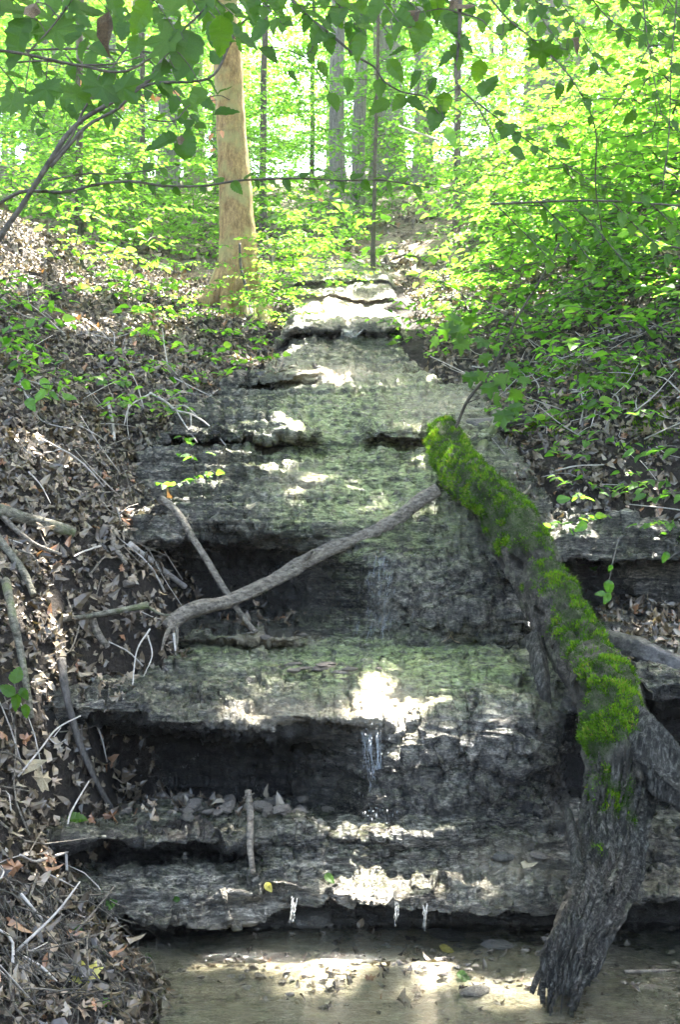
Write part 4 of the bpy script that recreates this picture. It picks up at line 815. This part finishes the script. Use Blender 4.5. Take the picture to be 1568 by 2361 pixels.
stick('dead_twig', 'thin arched twigs standing in the roots below the thin pale stick', 'twig', [(345, 1450, 4.95), (315, 1500, 4.85), (305, 1580, 4.7)], 5, 3, M_PALE, sides=6, extra=[([(340, 1465, 4.95), (350, 1510, 4.85), (330, 1560, 4.75)], 4, 2), ([(400, 1460, 5.0), (404, 1500, 4.95)], 7, 4)])
stick('dead_twig', 'thin crooked twig crossing the dark leaning stick at the left', 'twig', [(40, 1790, 4.0), (90, 1730, 4.1), (130, 1680, 4.25), (185, 1650, 4.3)], 5, 3, M_PALE, sides=6, extra=[([(110, 1700, 4.15), (130, 1715, 4.15), (150, 1705, 4.1)], 3, 2)])
stick('dead_stick', 'lichen spotted crooked stub behind the upper end of the mossy log', 'branch', [(1145, 950), (1140, 985, 6.75), (1118, 1015, 6.6), (1102, 1055, 6.35)], 22, 26, M_MOSSY_STICK)
stick('dark_log', 'dark wet log lying flat behind the upper end of the mossy log', 'log', [(1050, 985, 6.9), (1110, 980, 6.85), (1170, 970, 6.9), (1235, 962, 7.1)], 34, 26, bark('black_wet_log', (.03, .027, .024), (.13, .12, .11), (3, 3, 3), 9, .8, .4), n=50, sides=20)
stick('dark_log', 'dark wet log end lying right of the mossy log', 'log', [(1410, 1478, 4.95), (1470, 1502, 4.8), (1530, 1530, 4.7), (1640, 1580, 4.6)], 56, 66, bpy.data.materials['black_wet_log'], n=60, sides=24)
stick('dead_stick', 'broken grey stick among the pool stones right of the log base', 'branch', [(1440, 2240, 3.6), (1500, 2238, 3.62), (1568, 2236, 3.65)], 8, 6)
stick('dead_stick', 'pale thin stick in the dark corner at lower left', 'branch', [(52, 2205), (90, 2225), (130, 2262)], 7, 4, M_PALE)
stick('pale_snag', 'white bare forked snag standing behind the tan tree', 'snag', [(632, 650, 12.4), (630, 600, 12.4), (622, 565, 12.4), (610, 530, 12.4)], 8, 4, M_PALE, sides=7, extra=[([(630, 600, 12.4), (640, 570, 12.3), (655, 545, 12.2)], 6, 3), ([(628, 590, 12.4), (618, 575, 12.3), (600, 560, 12.3)], 5, 2), ([(640, 570, 12.3), (650, 572, 12.2), (662, 560, 12.2)], 4, 2)])
for pts, w_, lb in (([(1500, 430), (1480, 350), (1450, 290), (1420, 260)], 9, 'long bleached dead pole leaning in the shrubs at upper right'), ([(1242, 560), (1232, 520), (1220, 490), (1202, 465)], 12, 'short white dead pole standing in the shrubs of the right slope'), ([(1010, 322), (960, 305), (920, 290)], 5, 'thin white dead twig high in the leaves right of centre'), ([(1312, 480), (1308, 440), (1306, 420)], 6, 'tiny white stub between the right slope shrubs')):
    yb = 11.5; stick('dead_pole', lb, 'branch', [(a, b, yb + .1 * k) for k, (a, b) in enumerate(pts)], w_, w_ * .6, M_PALE, sides=8)
# small sticks strewn over both banks
def twig_stuff(n, xr, yr, seed, name, label, rr=(.002, .006), ll=(.12, .45)):
    p, d, nn = litter(n, xr, yr, seed); r = np.random.default_rng(seed); out = []
    for k in range(n):
        L = r.uniform(*ll); a = p[k] + nn[k] * .02; q = np.array([a, a + d[k] * L * .5 + r.normal(0, .015, 3), a + d[k] * L + r.normal(0, .03, 3)]); out.append(tube(smooth_path(q, 6), np.linspace(1, .5, 6) * r.uniform(*rr), 5))
    V, a, b = join(out); obj(name, mesh(name, V, [a, b], M_PALE if seed % 2 else M_DEAD), kind='stuff', label=label)
twig_stuff(260, (-3, -.8), (2.9, 8), 401, 'twig_litter', 'pale dead twigs strewn on the left bank'); twig_stuff(140, (-2.2, -.8), (2.9, 6), 402, 'twig_litter', 'brown dead twigs strewn on the left bank'); twig_stuff(450, (1.0, 4), (5.4, 10), 403, 'twig_litter', 'pale dead twigs strewn on the right bank')
# fine roots hanging at the undercut foot of the left bank
out = []; r = np.random.default_rng(9)
for k in range(520):
    px = r.uniform(-20, 340); row = r.uniform(2020, 2330) if px < 250 else r.uniform(2120, 2300); h = hit(px, row) * .985; L = r.uniform(.05, .22)
    d = unit(np.array([r.normal(.2, .5), r.normal(-.2, .3), r.normal(-.8, .5)])); q = np.array([h, h + d * L * .5 + r.normal(0, .02, 3), h + d * L + r.normal(0, .03, 3) + [0, 0, -.02]]); out.append(tube(smooth_path(q, 7), np.linspace(1, .4, 7) * r.uniform(.001, .0035), 4))
V, a, b = join(out); obj('root_tangle', mesh('root_tangle', V, [a, b], M_BARK_DARK), kind='stuff', label='tangle of fine dark roots at the foot of the left bank')

# ------------------------------------------------------------------ stones
def stone_mesh(seed, flat=.6):
    r = np.random.default_rng(seed); n, m = 9, 12; th = np.linspace(.001, math.pi - .001, n)[:, None]; ph = np.linspace(0, 2 * math.pi, m, endpoint=False)[None]
    D = np.stack([np.sin(th) * np.cos(ph), np.sin(th) * np.sin(ph), np.cos(th) + 0 * ph], -1); rr = 1 + .35 * fbm(D * 1.3 + seed, 3, seed)
    for c in range(7):
        v = unit(r.normal(0, 1, 3)); k = D @ v; rr = np.minimum(rr, .72 / np.maximum(k, .3))
    V = (D * rr[..., None] * [1, .8, flat]).reshape(-1, 3); return mesh('stone', V, [grid_faces(n, m, True)], M_STONE, False)
STN = [stone_mesh(k, .4 + .06 * (k % 5)) for k in range(8)]
p, d, nn = on_rock(75, [(430, 1862, 230, 12, 1), (560, 1875, 120, 10, 1.5)], 17)
for k in range(75):
    s = r_.uniform(.014, .042); o = obj('stone', STN[k % 8], None, tuple(p[k] + [0, 0, s * .3]), label='angular brown stone in the rubble on the floor of the dark hollow', category='stone', group='stones on the floor of the hollow'); o.scale = (s,) * 3; o.rotation_euler = tuple(r_.uniform(-.5, .5, 2)) + (r_.uniform(0, 6),)
p, d, nn = on_rock(26, [(620, 1468, 70, 10, 1)  , (760, 1545, 80, 15, .5)], 18)
for k in range(26):
    s = r_.uniform(.015, .04); o = obj('stone', STN[k % 8], None, tuple(p[k] + [0, 0, s * .2]), label='loose flat stone lying on a rock ledge', category='stone', group='loose stones on the ledges'); o.scale = (s * 1.4, s, s * .6); o.rotation_euler = (0, 0, r_.uniform(0, 6))
pink = bark('pinkish_stone', (.3, .2, .14), (.5, .37, .28), (1, 1, 1), 12, .7, .6); wet = bark('wet_pale_stone', (.05, .047, .04), (.24, .22, .18), (1, 1, 1), 12, .9, .35)
for px, row, s, mt, lb, sq in ((520, 1868, .045, pink, 'pinkish stone sunlit at the mouth of the dark hollow', (1, .8, .9)), (620, 1876, .04, M_STONE, 'pointed grey stone just right of the upright stick', (.8, .7, 1.2)), (722, 2128, .085, wet, 'white wet stone in the pool under the dripping lip', (1, .8, .75)), (1160, 1980, .06, wet, 'rounded knob of stone on the ledge left of the log', (1, .8, .7)),
        (295, 1350, .06, M_STONE, 'block of stone bedded in the leaves of the left bank', (1, .8, .8)), (432, 1888, .045, wet, 'wet green stone at the front of the rubble', (1, .8, .8)), (1240, 1975, .05, M_STONE, 'jagged stone wedged beside the log', (1.2, .8, .6)), (1100, 2290, .05, wet, 'small wet stone standing out of the pool near the log', (1.1, .9, .8)), (1030, 2160, .06, wet, 'dark wet stone at the back of the pool', (1.3, .9, .7)), (1150, 2185, .05, wet, 'flat stone at the waters edge beside the log base', (1.2, .9, .7))):
    h = hit(px, row); o = obj('stone', STN[int(r_.integers(8))].copy(), None, tuple(h + [0, 0, s * .15]), label=lb, category='stone'); o.data.materials.clear(); o.data.materials.append(mt); o.scale = tuple(s * np.array(sq)); o.rotation_euler = (0, 0, r_.uniform(0, 6))

# ------------------------------------------------------------------ moss patches on the right bank and the ledges
def moss_patch(px, row, rad, n, label):
    h = cast(px, row); c = np.array(h[0]); r = np.random.default_rng(int(px)); xy = c[:2] + r.normal(0, rad, (n, 2)) * [1, .9]; z = ground(xy[:, 0], xy[:, 1]); e = .03
    gx_ = (ground(xy[:, 0] + e, xy[:, 1]) - z) / e; gy_ = (ground(xy[:, 0], xy[:, 1] + e) - z) / e; q = unit(np.stack([-gx_, -gy_, np.ones(n)], -1)); p = np.column_stack([xy, z]); k = fbm(p * 9, 3, 3) > -.05; p, q = p[k], q[k]
    V, T, t = batch(T_BLADE, p, unit(q + r.normal(0, .5, q.shape)), r.normal(0, 1, q.shape), r.uniform(.012, .032, len(p)), r.uniform(.3, 1, len(p)))
    obj('moss_patch', mesh('moss_patch', V - c, [T], M_MOSS, False, dict(tint=t)), None, tuple(c), kind='stuff', label=label)
moss_patch(1290, 860, .13, 3500, 'bright green moss cushion on the overhanging right bank'); moss_patch(1430, 860, .14, 3000, 'green moss on the right bank under the shrubs'); moss_patch(1545, 950, .12, 3000, 'yellow green moss patch at the right edge'); moss_patch(1250, 980, .1, 1500, 'thin moss on the dark soil behind the log')

# ------------------------------------------------------------------ falling water
def strand(P0, P1, n, spread, r0, r1, seed, out):
    r = np.random.default_rng(seed); n0 = 14
    for k in range(n):
        a = P0 + r.normal(0, 1, 3) * spread * [1, .3, 0]; t0 = r.uniform(0, .1); t1 = r.uniform(.6, 1); b = P1 + r.normal(0, 1, 3) * spread * [1.2, .4, 0]
        u = np.linspace(t0, max(t1, t0 + .15), n0)[:, None]; q = a * (1 - u) + b * u + r.normal(0, .0018, (n0, 3)); out.append(tube(q, r.uniform(r0, r1) * (.6 + .6 * r.random(n0)) * np.sin(np.linspace(.5, 2.8, n0)), 5))
def fall(label, specs, drops):
    out = []
    for k, (a, b, n, sp, r0, r1) in enumerate(specs): strand(np.array(a), np.array(b), n, sp, r0, r1, 500 + k + int(a[0] * 100) % 50, out)
    V, x, y = join(out); base = np.array(specs[0][1]); t = thing('waterfall', label, 'waterfall', tuple(base)); obj('water_strands', mesh('water_strands', V - base, [x, y], M_FALL), t, kind='stuff')
    r = np.random.default_rng(len(drops)); o2 = []
    for c, n, sx, sz in drops:
        for _ in range(n):
            p = np.array(c) + r.normal(0, 1, 3) * [sx, .03, sz]; L = r.uniform(.003, .012); o2.append(tube(np.array([p, p + [0, 0, L * .5], p + [0, 0, L]]), np.array([.0008, .0022, .0008]) * r.uniform(.7, 1.5), 5))
    if o2: V, x, y = join(o2); obj('drops', mesh('drops', V - base, [x, y], M_FALL), t, kind='stuff')
fall('free falling thread of water dropping from the lip of the dark hollow', [(at(852, 1678, 4.33), at(862, 1862, 4.33), 8, .013, .0007, .0018), (at(872, 1676, 4.33), at(882, 1880, 4.3), 9, .008, .0007, .0018), (at(838, 1678, 4.34), at(845, 1790, 4.34), 3, .012, .0008, .002), (at(858, 1780, 4.3), at(878, 1885, 4.26), 4, .02, .0008, .002)], [(at(858, 1760, 4.32), 60, .03, .13), (at(866, 1720, 4.33), 20, .022, .06), (at(875, 1880, 4.2), 30, .04, .03)])
for px, row, lb in ((912, 2095, 'thin water dribble from the lowest lip right of centre'), (978, 2100, 'faint water dribble from the lowest lip nearest the log'), (675, 2085, 'thin water dribble from the lowest lip above the white stone')):
    fall(lb, [(at(px, row - 20, 3.79), at(px, row + 52, 3.81), 4, .006, .0008, .002)], [(at(px, row + 20, 3.79), 3, .012, .05)])
fall('small double dribble on the far rock step', [(at(800, 758, 9.3), at(800, 785, 9.35), 8, .04, .003, .006), (at(815, 758, 9.3), at(815, 785, 9.35), 6, .03, .003, .006)], [])
# the film of water sliding down the rounded mound
out = []; r = np.random.default_rng(3)
for k in range(90):
    f = r.random(); px = 885 - 15 * f + r.normal(0, 9 + 22 * f); row = 1255 + 190 * f; pts = []
    for j in range(5):
        c = cast(px + r.normal(0, 1.5) - 2 * j, row + j * 10)
        if c[0] is None: break
        pts.append(np.array(c[0]) * .9985)
    if len(pts) == 5: out.append(tube(smooth_path(np.array(pts), 12), np.sin(np.linspace(.2, 3, 12)) * r.uniform(.0005, .0016), 4))
V, x, y = join(out); c0 = V.mean(0); t = thing('water_slide', 'white film of water sliding down the rounded mound beside the curved branch', 'waterfall', tuple(c0)); obj('water_strands', mesh('water_strands', V - c0, [x, y], M_SLIDE), t, kind='stuff')

# ------------------------------------------------------------------ overhanging branches near the camera, every leaf its own part
NL = leaf_meshes([T_OVATE, T_BEECH], M_NEAR, 'leaf'); NM = leaf_meshes([T_MAPLE], M_NEAR, 'leaf'); NBR = leaf_meshes([LITTER[2], LITTER[4]], bark('withered_leaf', (.05, .035, .02), (.14, .1, .05), (1, 1, 1), 20, .1, .6), 'withered_leaf'); NO = leaf_meshes([T_OVAL], M_ORANGE, 'leaf'); NLB = leaf_meshes([T_OVATE], M_LEAF, 'leaf')
def branch(name, label, cat, stems, leaves, mat=None, auto=(), group=None):
    mat = mat or M_BARK_DARK; base = at(*stems[0][0][0]); t = thing(name, label, cat, tuple(base), group)
    Q = []
    for k, (pts, w0, w1) in enumerate(stems):
        q = smooth_path([at(*c) for c in pts], 10 * len(pts)); V, a, b = tube(q - base, np.linspace(w0, w1, len(q)) / 2 / F * q[:, 1], 8, stick_disp(k + 3, .15, 14)); nm = 'main_stem' if k == 0 else 'side_twig'; obj(nm, mesh(nm, V, [a, b], mat), t); Q.append(q)
    Qa = np.vstack(Q)
    def put(c, L, y, kind, ang=None):
        p = at(c[0], c[1], y); s = L / F * y; a = r_.uniform(-2.6, -.5) if ang is None else R(ang); d = np.array([math.cos(a), r_.normal(0, .35), math.sin(a)]); d = d / np.linalg.norm(d)
        nn = np.array([r_.normal(0, .35), -.9, r_.uniform(.2, 1.1)]); st = p - d * s * .5; place_leaf(kind[int(r_.integers(len(kind)))], st, d, nn, s, t, 'leaf')
        i = np.argmin(np.linalg.norm(Qa - st, axis=1)); e = Qa[i]; ln = np.linalg.norm(e - st)
        if .01 < ln < .35: V, a_, b_ = tube(smooth_path(np.array([e, (e + st) / 2 + [0, 0, .01], st]), 6), .0009 + .0004 * (ln > .1), 4); obj('leaf_stalk', mesh('leaf_stalk', V - base, [a_, b_], mat), t)
    for lf in leaves: put(lf[:2], lf[2], lf[3] if len(lf) > 3 else stems[0][0][0][2], lf[4] if len(lf) > 4 else NL, lf[5] if len(lf) > 5 else None)
    for k, f0, every, L, kind in auto:
        q = Q[k]; Ln = np.concatenate([[0], np.cumsum(np.linalg.norm(np.diff(q, axis=0), axis=1))]); u = f0 * Ln[-1]; sd = 1
        while u < Ln[-1]:
            p = np.array([np.interp(u, Ln, q[:, c]) for c in range(3)]); i = min(np.searchsorted(Ln, u), len(q) - 2); tv = unit(q[i + 1] - q[i]); lat = np.array([-tv[2], 0, tv[0]]) * sd + [0, r_.normal(0, .5), 0]
            d = unit(tv * .6 + lat * .7 + [0, 0, -.25]); s = L / F * p[1] * r_.uniform(.65, 1.15); place_leaf(kind[int(r_.integers(len(kind)))], p, d, np.array([r_.normal(0, .4), -.6, r_.uniform(.3, 1.2)]), s, t, 'leaf'); sd = -sd; u += every / F * p[1] * r_.uniform(.7, 1.3)
    return t
D1 = 2.7
branch('hanging_branch', 'leafy branch hanging from the top centre, big toothed leaves along it', 'branch', [([(655, -30, D1), (690, 20, D1), (740, 60, D1), (784, 97, D1), (824, 130, D1), (864, 155, D1), (884, 185, D1), (924, 210, D1), (984, 225, D1), (1012, 262, D1)], 8, 3), ([(740, 60, D1), (720, 110, D1), (700, 130, D1)], 4, 2), ([(690, 20, D1), (780, 15, D1), (850, 40, D1)], 4, 2)],
    [(914, 162, 62), (956, 182, 50), (876, 202, 50), (996, 195, 45), (1024, 240, 55), (959, 240, 60), (919, 237, 45), (874, 247, 60), (816, 102, 60), (839, 30, 65), (829, 65, 50), (804, 197, 45), (1004, 270, 72), (770, 235, 50), (755, 55, 60), (720, 120, 52), (760, 100, 50), (675, 175, 28), (655, 55, 50), (620, 120, 66), (595, 70, 70), (700, 30, 60), (790, 15, 60), (640, 20, 60), (900, 95, 40), (745, 160, 40)], auto=[(2, .2, 40, 50, NL)])
branch('hanging_branch', 'dark drooping twig with few ragged leaves right of top centre', 'branch', [([(1061, -30, D1), (1060, 60, D1), (1056, 120, D1), (1049, 165, D1), (1059, 200, D1), (1094, 235, D1), (1124, 285, D1), (1145, 330, D1)], 8, 2.5), ([(1058, 200, D1), (1030, 215, D1), (1000, 225, D1)], 3, 2), ([(1064, 30, D1), (1110, 45, D1), (1140, 75, D1), (1170, 80, D1)], 4, 2), ([(1061, 30, D1), (1020, 20, D1), (960, 30, D1)], 4, 2)],
    [(969, 85, 75, D1, NL, -110), (1044, 55, 60), (919, 115, 52, D1, NL, 190), (1071, 100, 62, D1, NL, -40), (1056, 128, 66), (1104, 165, 56), (1129, 195, 66, D1, NL, 60), (1041, 315, 52, D1, NLB), (951, 45, 60, D1, NBR, -110), (1159, 72, 46), (1169, 302, 46), (1194, 350, 50, D1, NL, -40), (1030, 135, 50), (1060, 15, 60, D1, NBR), (1010, 10, 60), (985, 20, 50)])
branch('hanging_branch', 'long thin twig arching from the top down through the upper right', 'branch', [([(1114, -30, 3), (1164, 35, 3), (1229, 90, 3), (1279, 135, 3), (1334, 205, 3), (1374, 300, 3.1), (1374, 425, 3.2), (1389, 530, 3.3)], 5, 3), ([(1374, 300, 3.1), (1420, 245, 3), (1500, 100, 3), (1550, -20, 3)], 3, 2), ([(1229, 90, 3), (1260, 100, 3), (1310, 115, 3)], 3, 2)],
    [(1251, 125, 66, 3, NM, -85), (1309, 108, 46), (1225, 105, 44), (1454, 272, 42, 3, NL), (1330, 100, 40, 3, NBR), (1180, 60, 40), (1300, 330, 40), (1355, 240, 40), (1290, 210, 40)], auto=[(0, .35, 60, 34, NL), (1, .1, 60, 32, NL)])
branch('hanging_branch', 'thin leafy twig slanting across the middle right shrubs', 'branch', [([(1100, 235, 3.6), (1184, 300, 3.6), (1240, 340, 3.6), (1299, 375, 3.6), (1384, 425, 3.6), (1484, 450, 3.6)], 4, 2), ([(1299, 375, 3.6), (1330, 420, 3.6), (1400, 440, 3.6)], 3, 1.5)], [], auto=[(0, .1, 26, 34, NL), (1, .1, 24, 34, NL)])
branch('hanging_branch', 'thin bare stem crossing the top right corner', 'branch', [([(1564, -30, 3.2), (1549, 150, 3.2), (1544, 300, 3.2), (1529, 435, 3.2)], 4, 3), ([(1480, -30, 3.2), (1500, 130, 3.2), (1530, 280, 3.2)], 4, 2)], [], auto=[(0, .1, 70, 34, NL), (1, .1, 70, 34, NL)])
D2 = 1.9
branch('overhanging_branch', 'big dark maple like leaves hanging at the top left corner', 'branch', [([(-40, 110, D2), (60, 125, D2), (180, 150, D2), (300, 160, D2), (430, 60, D2), (520, -30, D2)], 8, 5), ([(60, 125, D2), (120, 60, D2), (180, -20, D2)], 5, 3), ([(180, 150, D2), (270, 145, D2), (350, 120, D2)], 5, 3)],
    [(128, 75, 95, D2, NM, -70), (35, 95, 130, D2, NL, -120), (108, 215, 85, D2, NM, -80), (15, 240, 95, D2, NM), (178, 225, 75, D2, NM, -80), (240, 190, 100, D2, NM, 60), (290, 210, 85, D2, NM, -50), (370, 90, 120, D2, NM, 170), (425, 120, 130, D2, NL, -100), (510, 85, 95, D2, NL, -90), (360, 165, 85, D2, NM, 190), (240, 70, 92, D2, NBR, -105), (455, 225, 62, D2, NL, -110), (200, 20, 90, D2, NL, 20), (30, 15, 100, D2, NL, 30), (70, 30, 60, D2, NBR, -110), (320, 40, 90, D2, NL), (265, 10, 80, D2, NL), (150, 5, 80, D2, NL), (570, 20, 80, D2, NL), (470, 15, 80, D2, NM), (400, 10, 80, D2, NL)])
D3 = 3.2
branch('leaning_sapling', 'dark sapling stem leaning in from the left edge with twin side stems', 'sapling', [([(-60, 640, D3), (0, 545, D3), (45, 480, D3), (80, 425, D3), (115, 370, D3), (150, 315, D3), (190, 275, D3), (240, 245, D3), (290, 215, D3), (345, 180, D3), (420, 60, D3)], 15, 8),
    ([(115, 385, D3), (150, 345, D3), (200, 290, D3), (270, 250, D3), (340, 195, D3), (480, 180, D3), (530, 100, D3), (560, 50, D3), (680, -20, D3)], 9, 5), ([(100, 390, D3), (160, 320, D3), (200, 240, D3), (290, 110, D3), (350, 20, D3)], 7, 4),
    ([(-20, 480, D3), (20, 455, D3), (60, 440, D3), (150, 442, D3), (220, 425, D3), (300, 418, D3), (380, 428, D3), (470, 428, D3), (560, 415, D3), (700, 411, D3), (780, 416, D3), (880, 415, D3), (990, 432, D3)], 9, 3), ([(110, 415, D3), (200, 400, D3), (280, 400, D3), (420, 380, D3)], 5, 2),
    ([(340, 275, D3), (400, 278, D3), (440, 240, D3), (500, 220, D3), (530, 230, D3)], 4, 2), ([(20, 145, D3), (100, 140, D3), (180, 150, D3), (260, 155, D3), (330, 150, D3)], 5, 3)],
    [(370, 325, 85, D3, NL, 190), (430, 330, 75, D3, NL, 80), (415, 325, 30, D3, NBR, -100), (520, 255, 65, D3, NL, 10), (380, 200, 58, D3, NL), (446, 515, 26, D3, NBR, -90)], auto=[(1, .3, 45, 48, NL), (2, .3, 50, 46, NL), (3, .12, 30, 36, NL), (4, .2, 34, 38, NL), (5, .1, 36, 40, NL), (6, .0, 45, 50, NL)])
branch('orange_leaf_twig', 'twig with small orange leaves in front of the tan trunk', 'twig', [([(180, 195, 4.5), (260, 230, 4.5), (350, 215, 4.5), (420, 235, 4.5), (500, 230, 4.5)], 3, 1.5), ([(500, 345, 4.5), (480, 320, 4.5), (470, 300, 4.5)], 2, 1)], [(185, 192, 24, 4.5, NO), (200, 180, 20, 4.5, NO), (350, 222, 26, 4.5, NO), (362, 228, 22, 4.5, NO), (405, 212, 26, 4.5, NO), (330, 220, 20, 4.5, NO), (490, 228, 24, 4.5, NO), (512, 308, 20, 4.5, NO), (485, 315, 22, 4.5, NO), (490, 345, 18, 4.5, NO), (282, 248, 18, 4.5, NO), (740, 460, 18, 4.5, NO)])
branch('maple_sapling', 'bright green maple sapling leaning over the upper end of the mossy log', 'sapling', [([(1052, 985, 6.0), (1075, 930, 5.9), (1100, 895, 5.8), (1130, 860, 5.7), (1165, 790, 5.6), (1200, 720, 5.5), (1250, 640, 5.4), (1290, 560, 5.3)], 8, 4), ([(1165, 790, 5.6), (1120, 770, 5.5), (1060, 745, 5.4)], 3, 2), ([(1130, 860, 5.7), (1150, 880, 5.5), (1175, 930, 5.4)], 3, 2), ([(1075, 930, 5.9), (1110, 915, 5.7), (1140, 905, 5.6)], 3, 2), ([(1200, 720, 5.5), (1270, 690, 5.4), (1380, 650, 5.3)], 3, 2)],
    [(1030, 765, 46, 5.3, NM, -80), (1062, 770, 50, 5.3, NM, -70), (1045, 740, 40, 5.3, NM, -120), (1080, 745, 44, 5.4, NM, -60), (1065, 800, 44, 5.3, NM, -90), (1110, 790, 40, 5.4, NM), (1000, 790, 36, 5.4, NM), (1120, 830, 36, 5.4, NM), (1085, 875, 42, 5.4, NM, -100), (1105, 870, 36, 5.4, NM), (1130, 900, 44, 5.4, NM, -80), (1160, 880, 44, 5.4, NM, -80), (1190, 915, 44, 5.3, NM, -90), (1162, 965, 50, 5.3, NM, -95), (1190, 945, 40, 5.3, NM), (1150, 925, 44, 5.3, NM), (1210, 880, 34, 5.3, NM), (1180, 850, 36, 5.3, NM)], auto=[(0, .45, 22, 26, NL), (4, .1, 20, 28, NL)])
branch('low_sapling', 'fan of bright green leaves on a low twig at the left edge', 'seedling', [([(-20, 900, 4.6), (30, 885, 4.6), (60, 900, 4.6), (100, 885, 4.6), (140, 890, 4.6)], 4, 2), ([(-20, 780, 4.8), (40, 760, 4.8), (90, 750, 4.8)], 3, 2)], [(70, 932, 38, 4.6, NLB), (90, 912, 40, 4.6, NLB), (105, 885, 34, 4.6, NLB), (135, 892, 34, 4.6, NLB), (160, 915, 34, 4.6, NLB, 0), (60, 888, 34, 4.6, NLB), (40, 870, 34, 4.6, NLB), (125, 912, 30, 4.6, NLB)], auto=[(1, 0., 14, 28, NLB)])
branch('hanging_seedling', 'small seedling hanging under the ledge right of the mossy log', 'seedling', [([(1428, 1240, 5.3), (1415, 1290, 5.25), (1405, 1340, 5.2), (1400, 1370, 5.15)], 5, 2), ([(1540, 1290, 5.2), (1568, 1270, 5.2)], 3, 2)], [(1405, 1355, 38, 5.1, NLB, -90), (1385, 1368, 26, 5.1, NLB, 180), (1400, 1380, 30, 5.1, NLB), (1408, 1310, 20, 5.1, NLB), (1340, 1215, 36, 5.1, NLB), (1320, 1225, 30, 5.1, NLB), (1535, 1285, 30, 5.1, NLB), (1300, 1150, 34, 5.4, NLB, 10)])
branch('dark_seedling', 'dark green seedling in the hollow at the left edge', 'seedling', [([(30, 1680, 4.05), (35, 1620, 4.02), (32, 1560, 4.0)], 5, 3)], [(15, 1590, 46, 3.95, NL, 150), (38, 1555, 46, 3.95, NL, 80), (35, 1620, 44, 3.95, NL, -100), (55, 1600, 34, 3.95, NL, -60), (58, 1640, 36, 3.95, NL, -90)])

for k, (px0, px1, y, lb) in enumerate([(-20, 520, 2.3, 'dark leafy spray filling the top left above the leaning sapling'), (430, 900, 2.5, 'dark leafy spray along the top edge in front of the tan tree'), (850, 1240, 2.9, 'leafy spray along the top edge right of centre'), (-30, 420, 3.4, 'fine leaved twig just under the big maple like leaves at left'), (1180, 1580, 3.8, 'leafy spray at the top right corner'), (1150, 1590, 4.4, 'leafy twigs in the middle of the right edge')]):
    r0 = [-60, -60, -50, 120, -40, 470][k]; r1 = [110, 70, 40, 300, 150, 620][k]; n_ = 5; st = []
    for q_ in range(n_):
        s0 = (px0 + (px1 - px0) * q_ / n_, r0 + r_.uniform(-10, 10), y); st.append(([s0, (s0[0] + 60, s0[1] + (r1 - r0) * .4, y), (s0[0] + 130, s0[1] + (r1 - r0) * r_.uniform(.6, 1.1), y - .1)], 4, 2))
    branch('overhanging_branch' if k < 4 else 'hanging_branch', lb, 'branch', [([(px0 - 20, r0, y), ((px0 + px1) / 2, r0 - 8, y), (px1, r0 + 5, y)], 6, 4)] + st, [], auto=[(q_ + 1, .05, [30, 30, 34, 22, 22, 20][k], [66, 62, 54, 44, 40, 36][k], NL) for q_ in range(n_)])
# ------------------------------------------------------------------ haze box added to lift the blacks and brighten the background
hm = bpy.data.materials.new('added_haze'); hm.use_nodes = True; hm.node_tree.nodes.clear(); ho = hm.node_tree.nodes.new('ShaderNodeOutputMaterial'); hv = hm.node_tree.nodes.new('ShaderNodeVolumePrincipled')
hv.inputs['Color'].default_value = (.93, .97, .95, 1); hv.inputs['Density'].default_value = .0014; hv.inputs['Anisotropy'].default_value = .3; hm.node_tree.links.new(hv.outputs[0], ho.inputs[1])
hx, hy0, hy1, hz0, hz1 = 46, -21, 76, -14, 36
HV = [(x, y, z) for x in (-hx, hx) for y in (hy0, hy1) for z in (hz0, hz1)]
obj('haze', mesh('haze', HV, [np.array([(0, 1, 3, 2), (4, 6, 7, 5), (0, 4, 5, 1), (2, 3, 7, 6), (0, 2, 6, 4), (1, 5, 7, 3)])], hm, False), kind='stuff', label='pale haze added to veil the wood and brighten its background')
SC.cycles.volume_bounces = 0
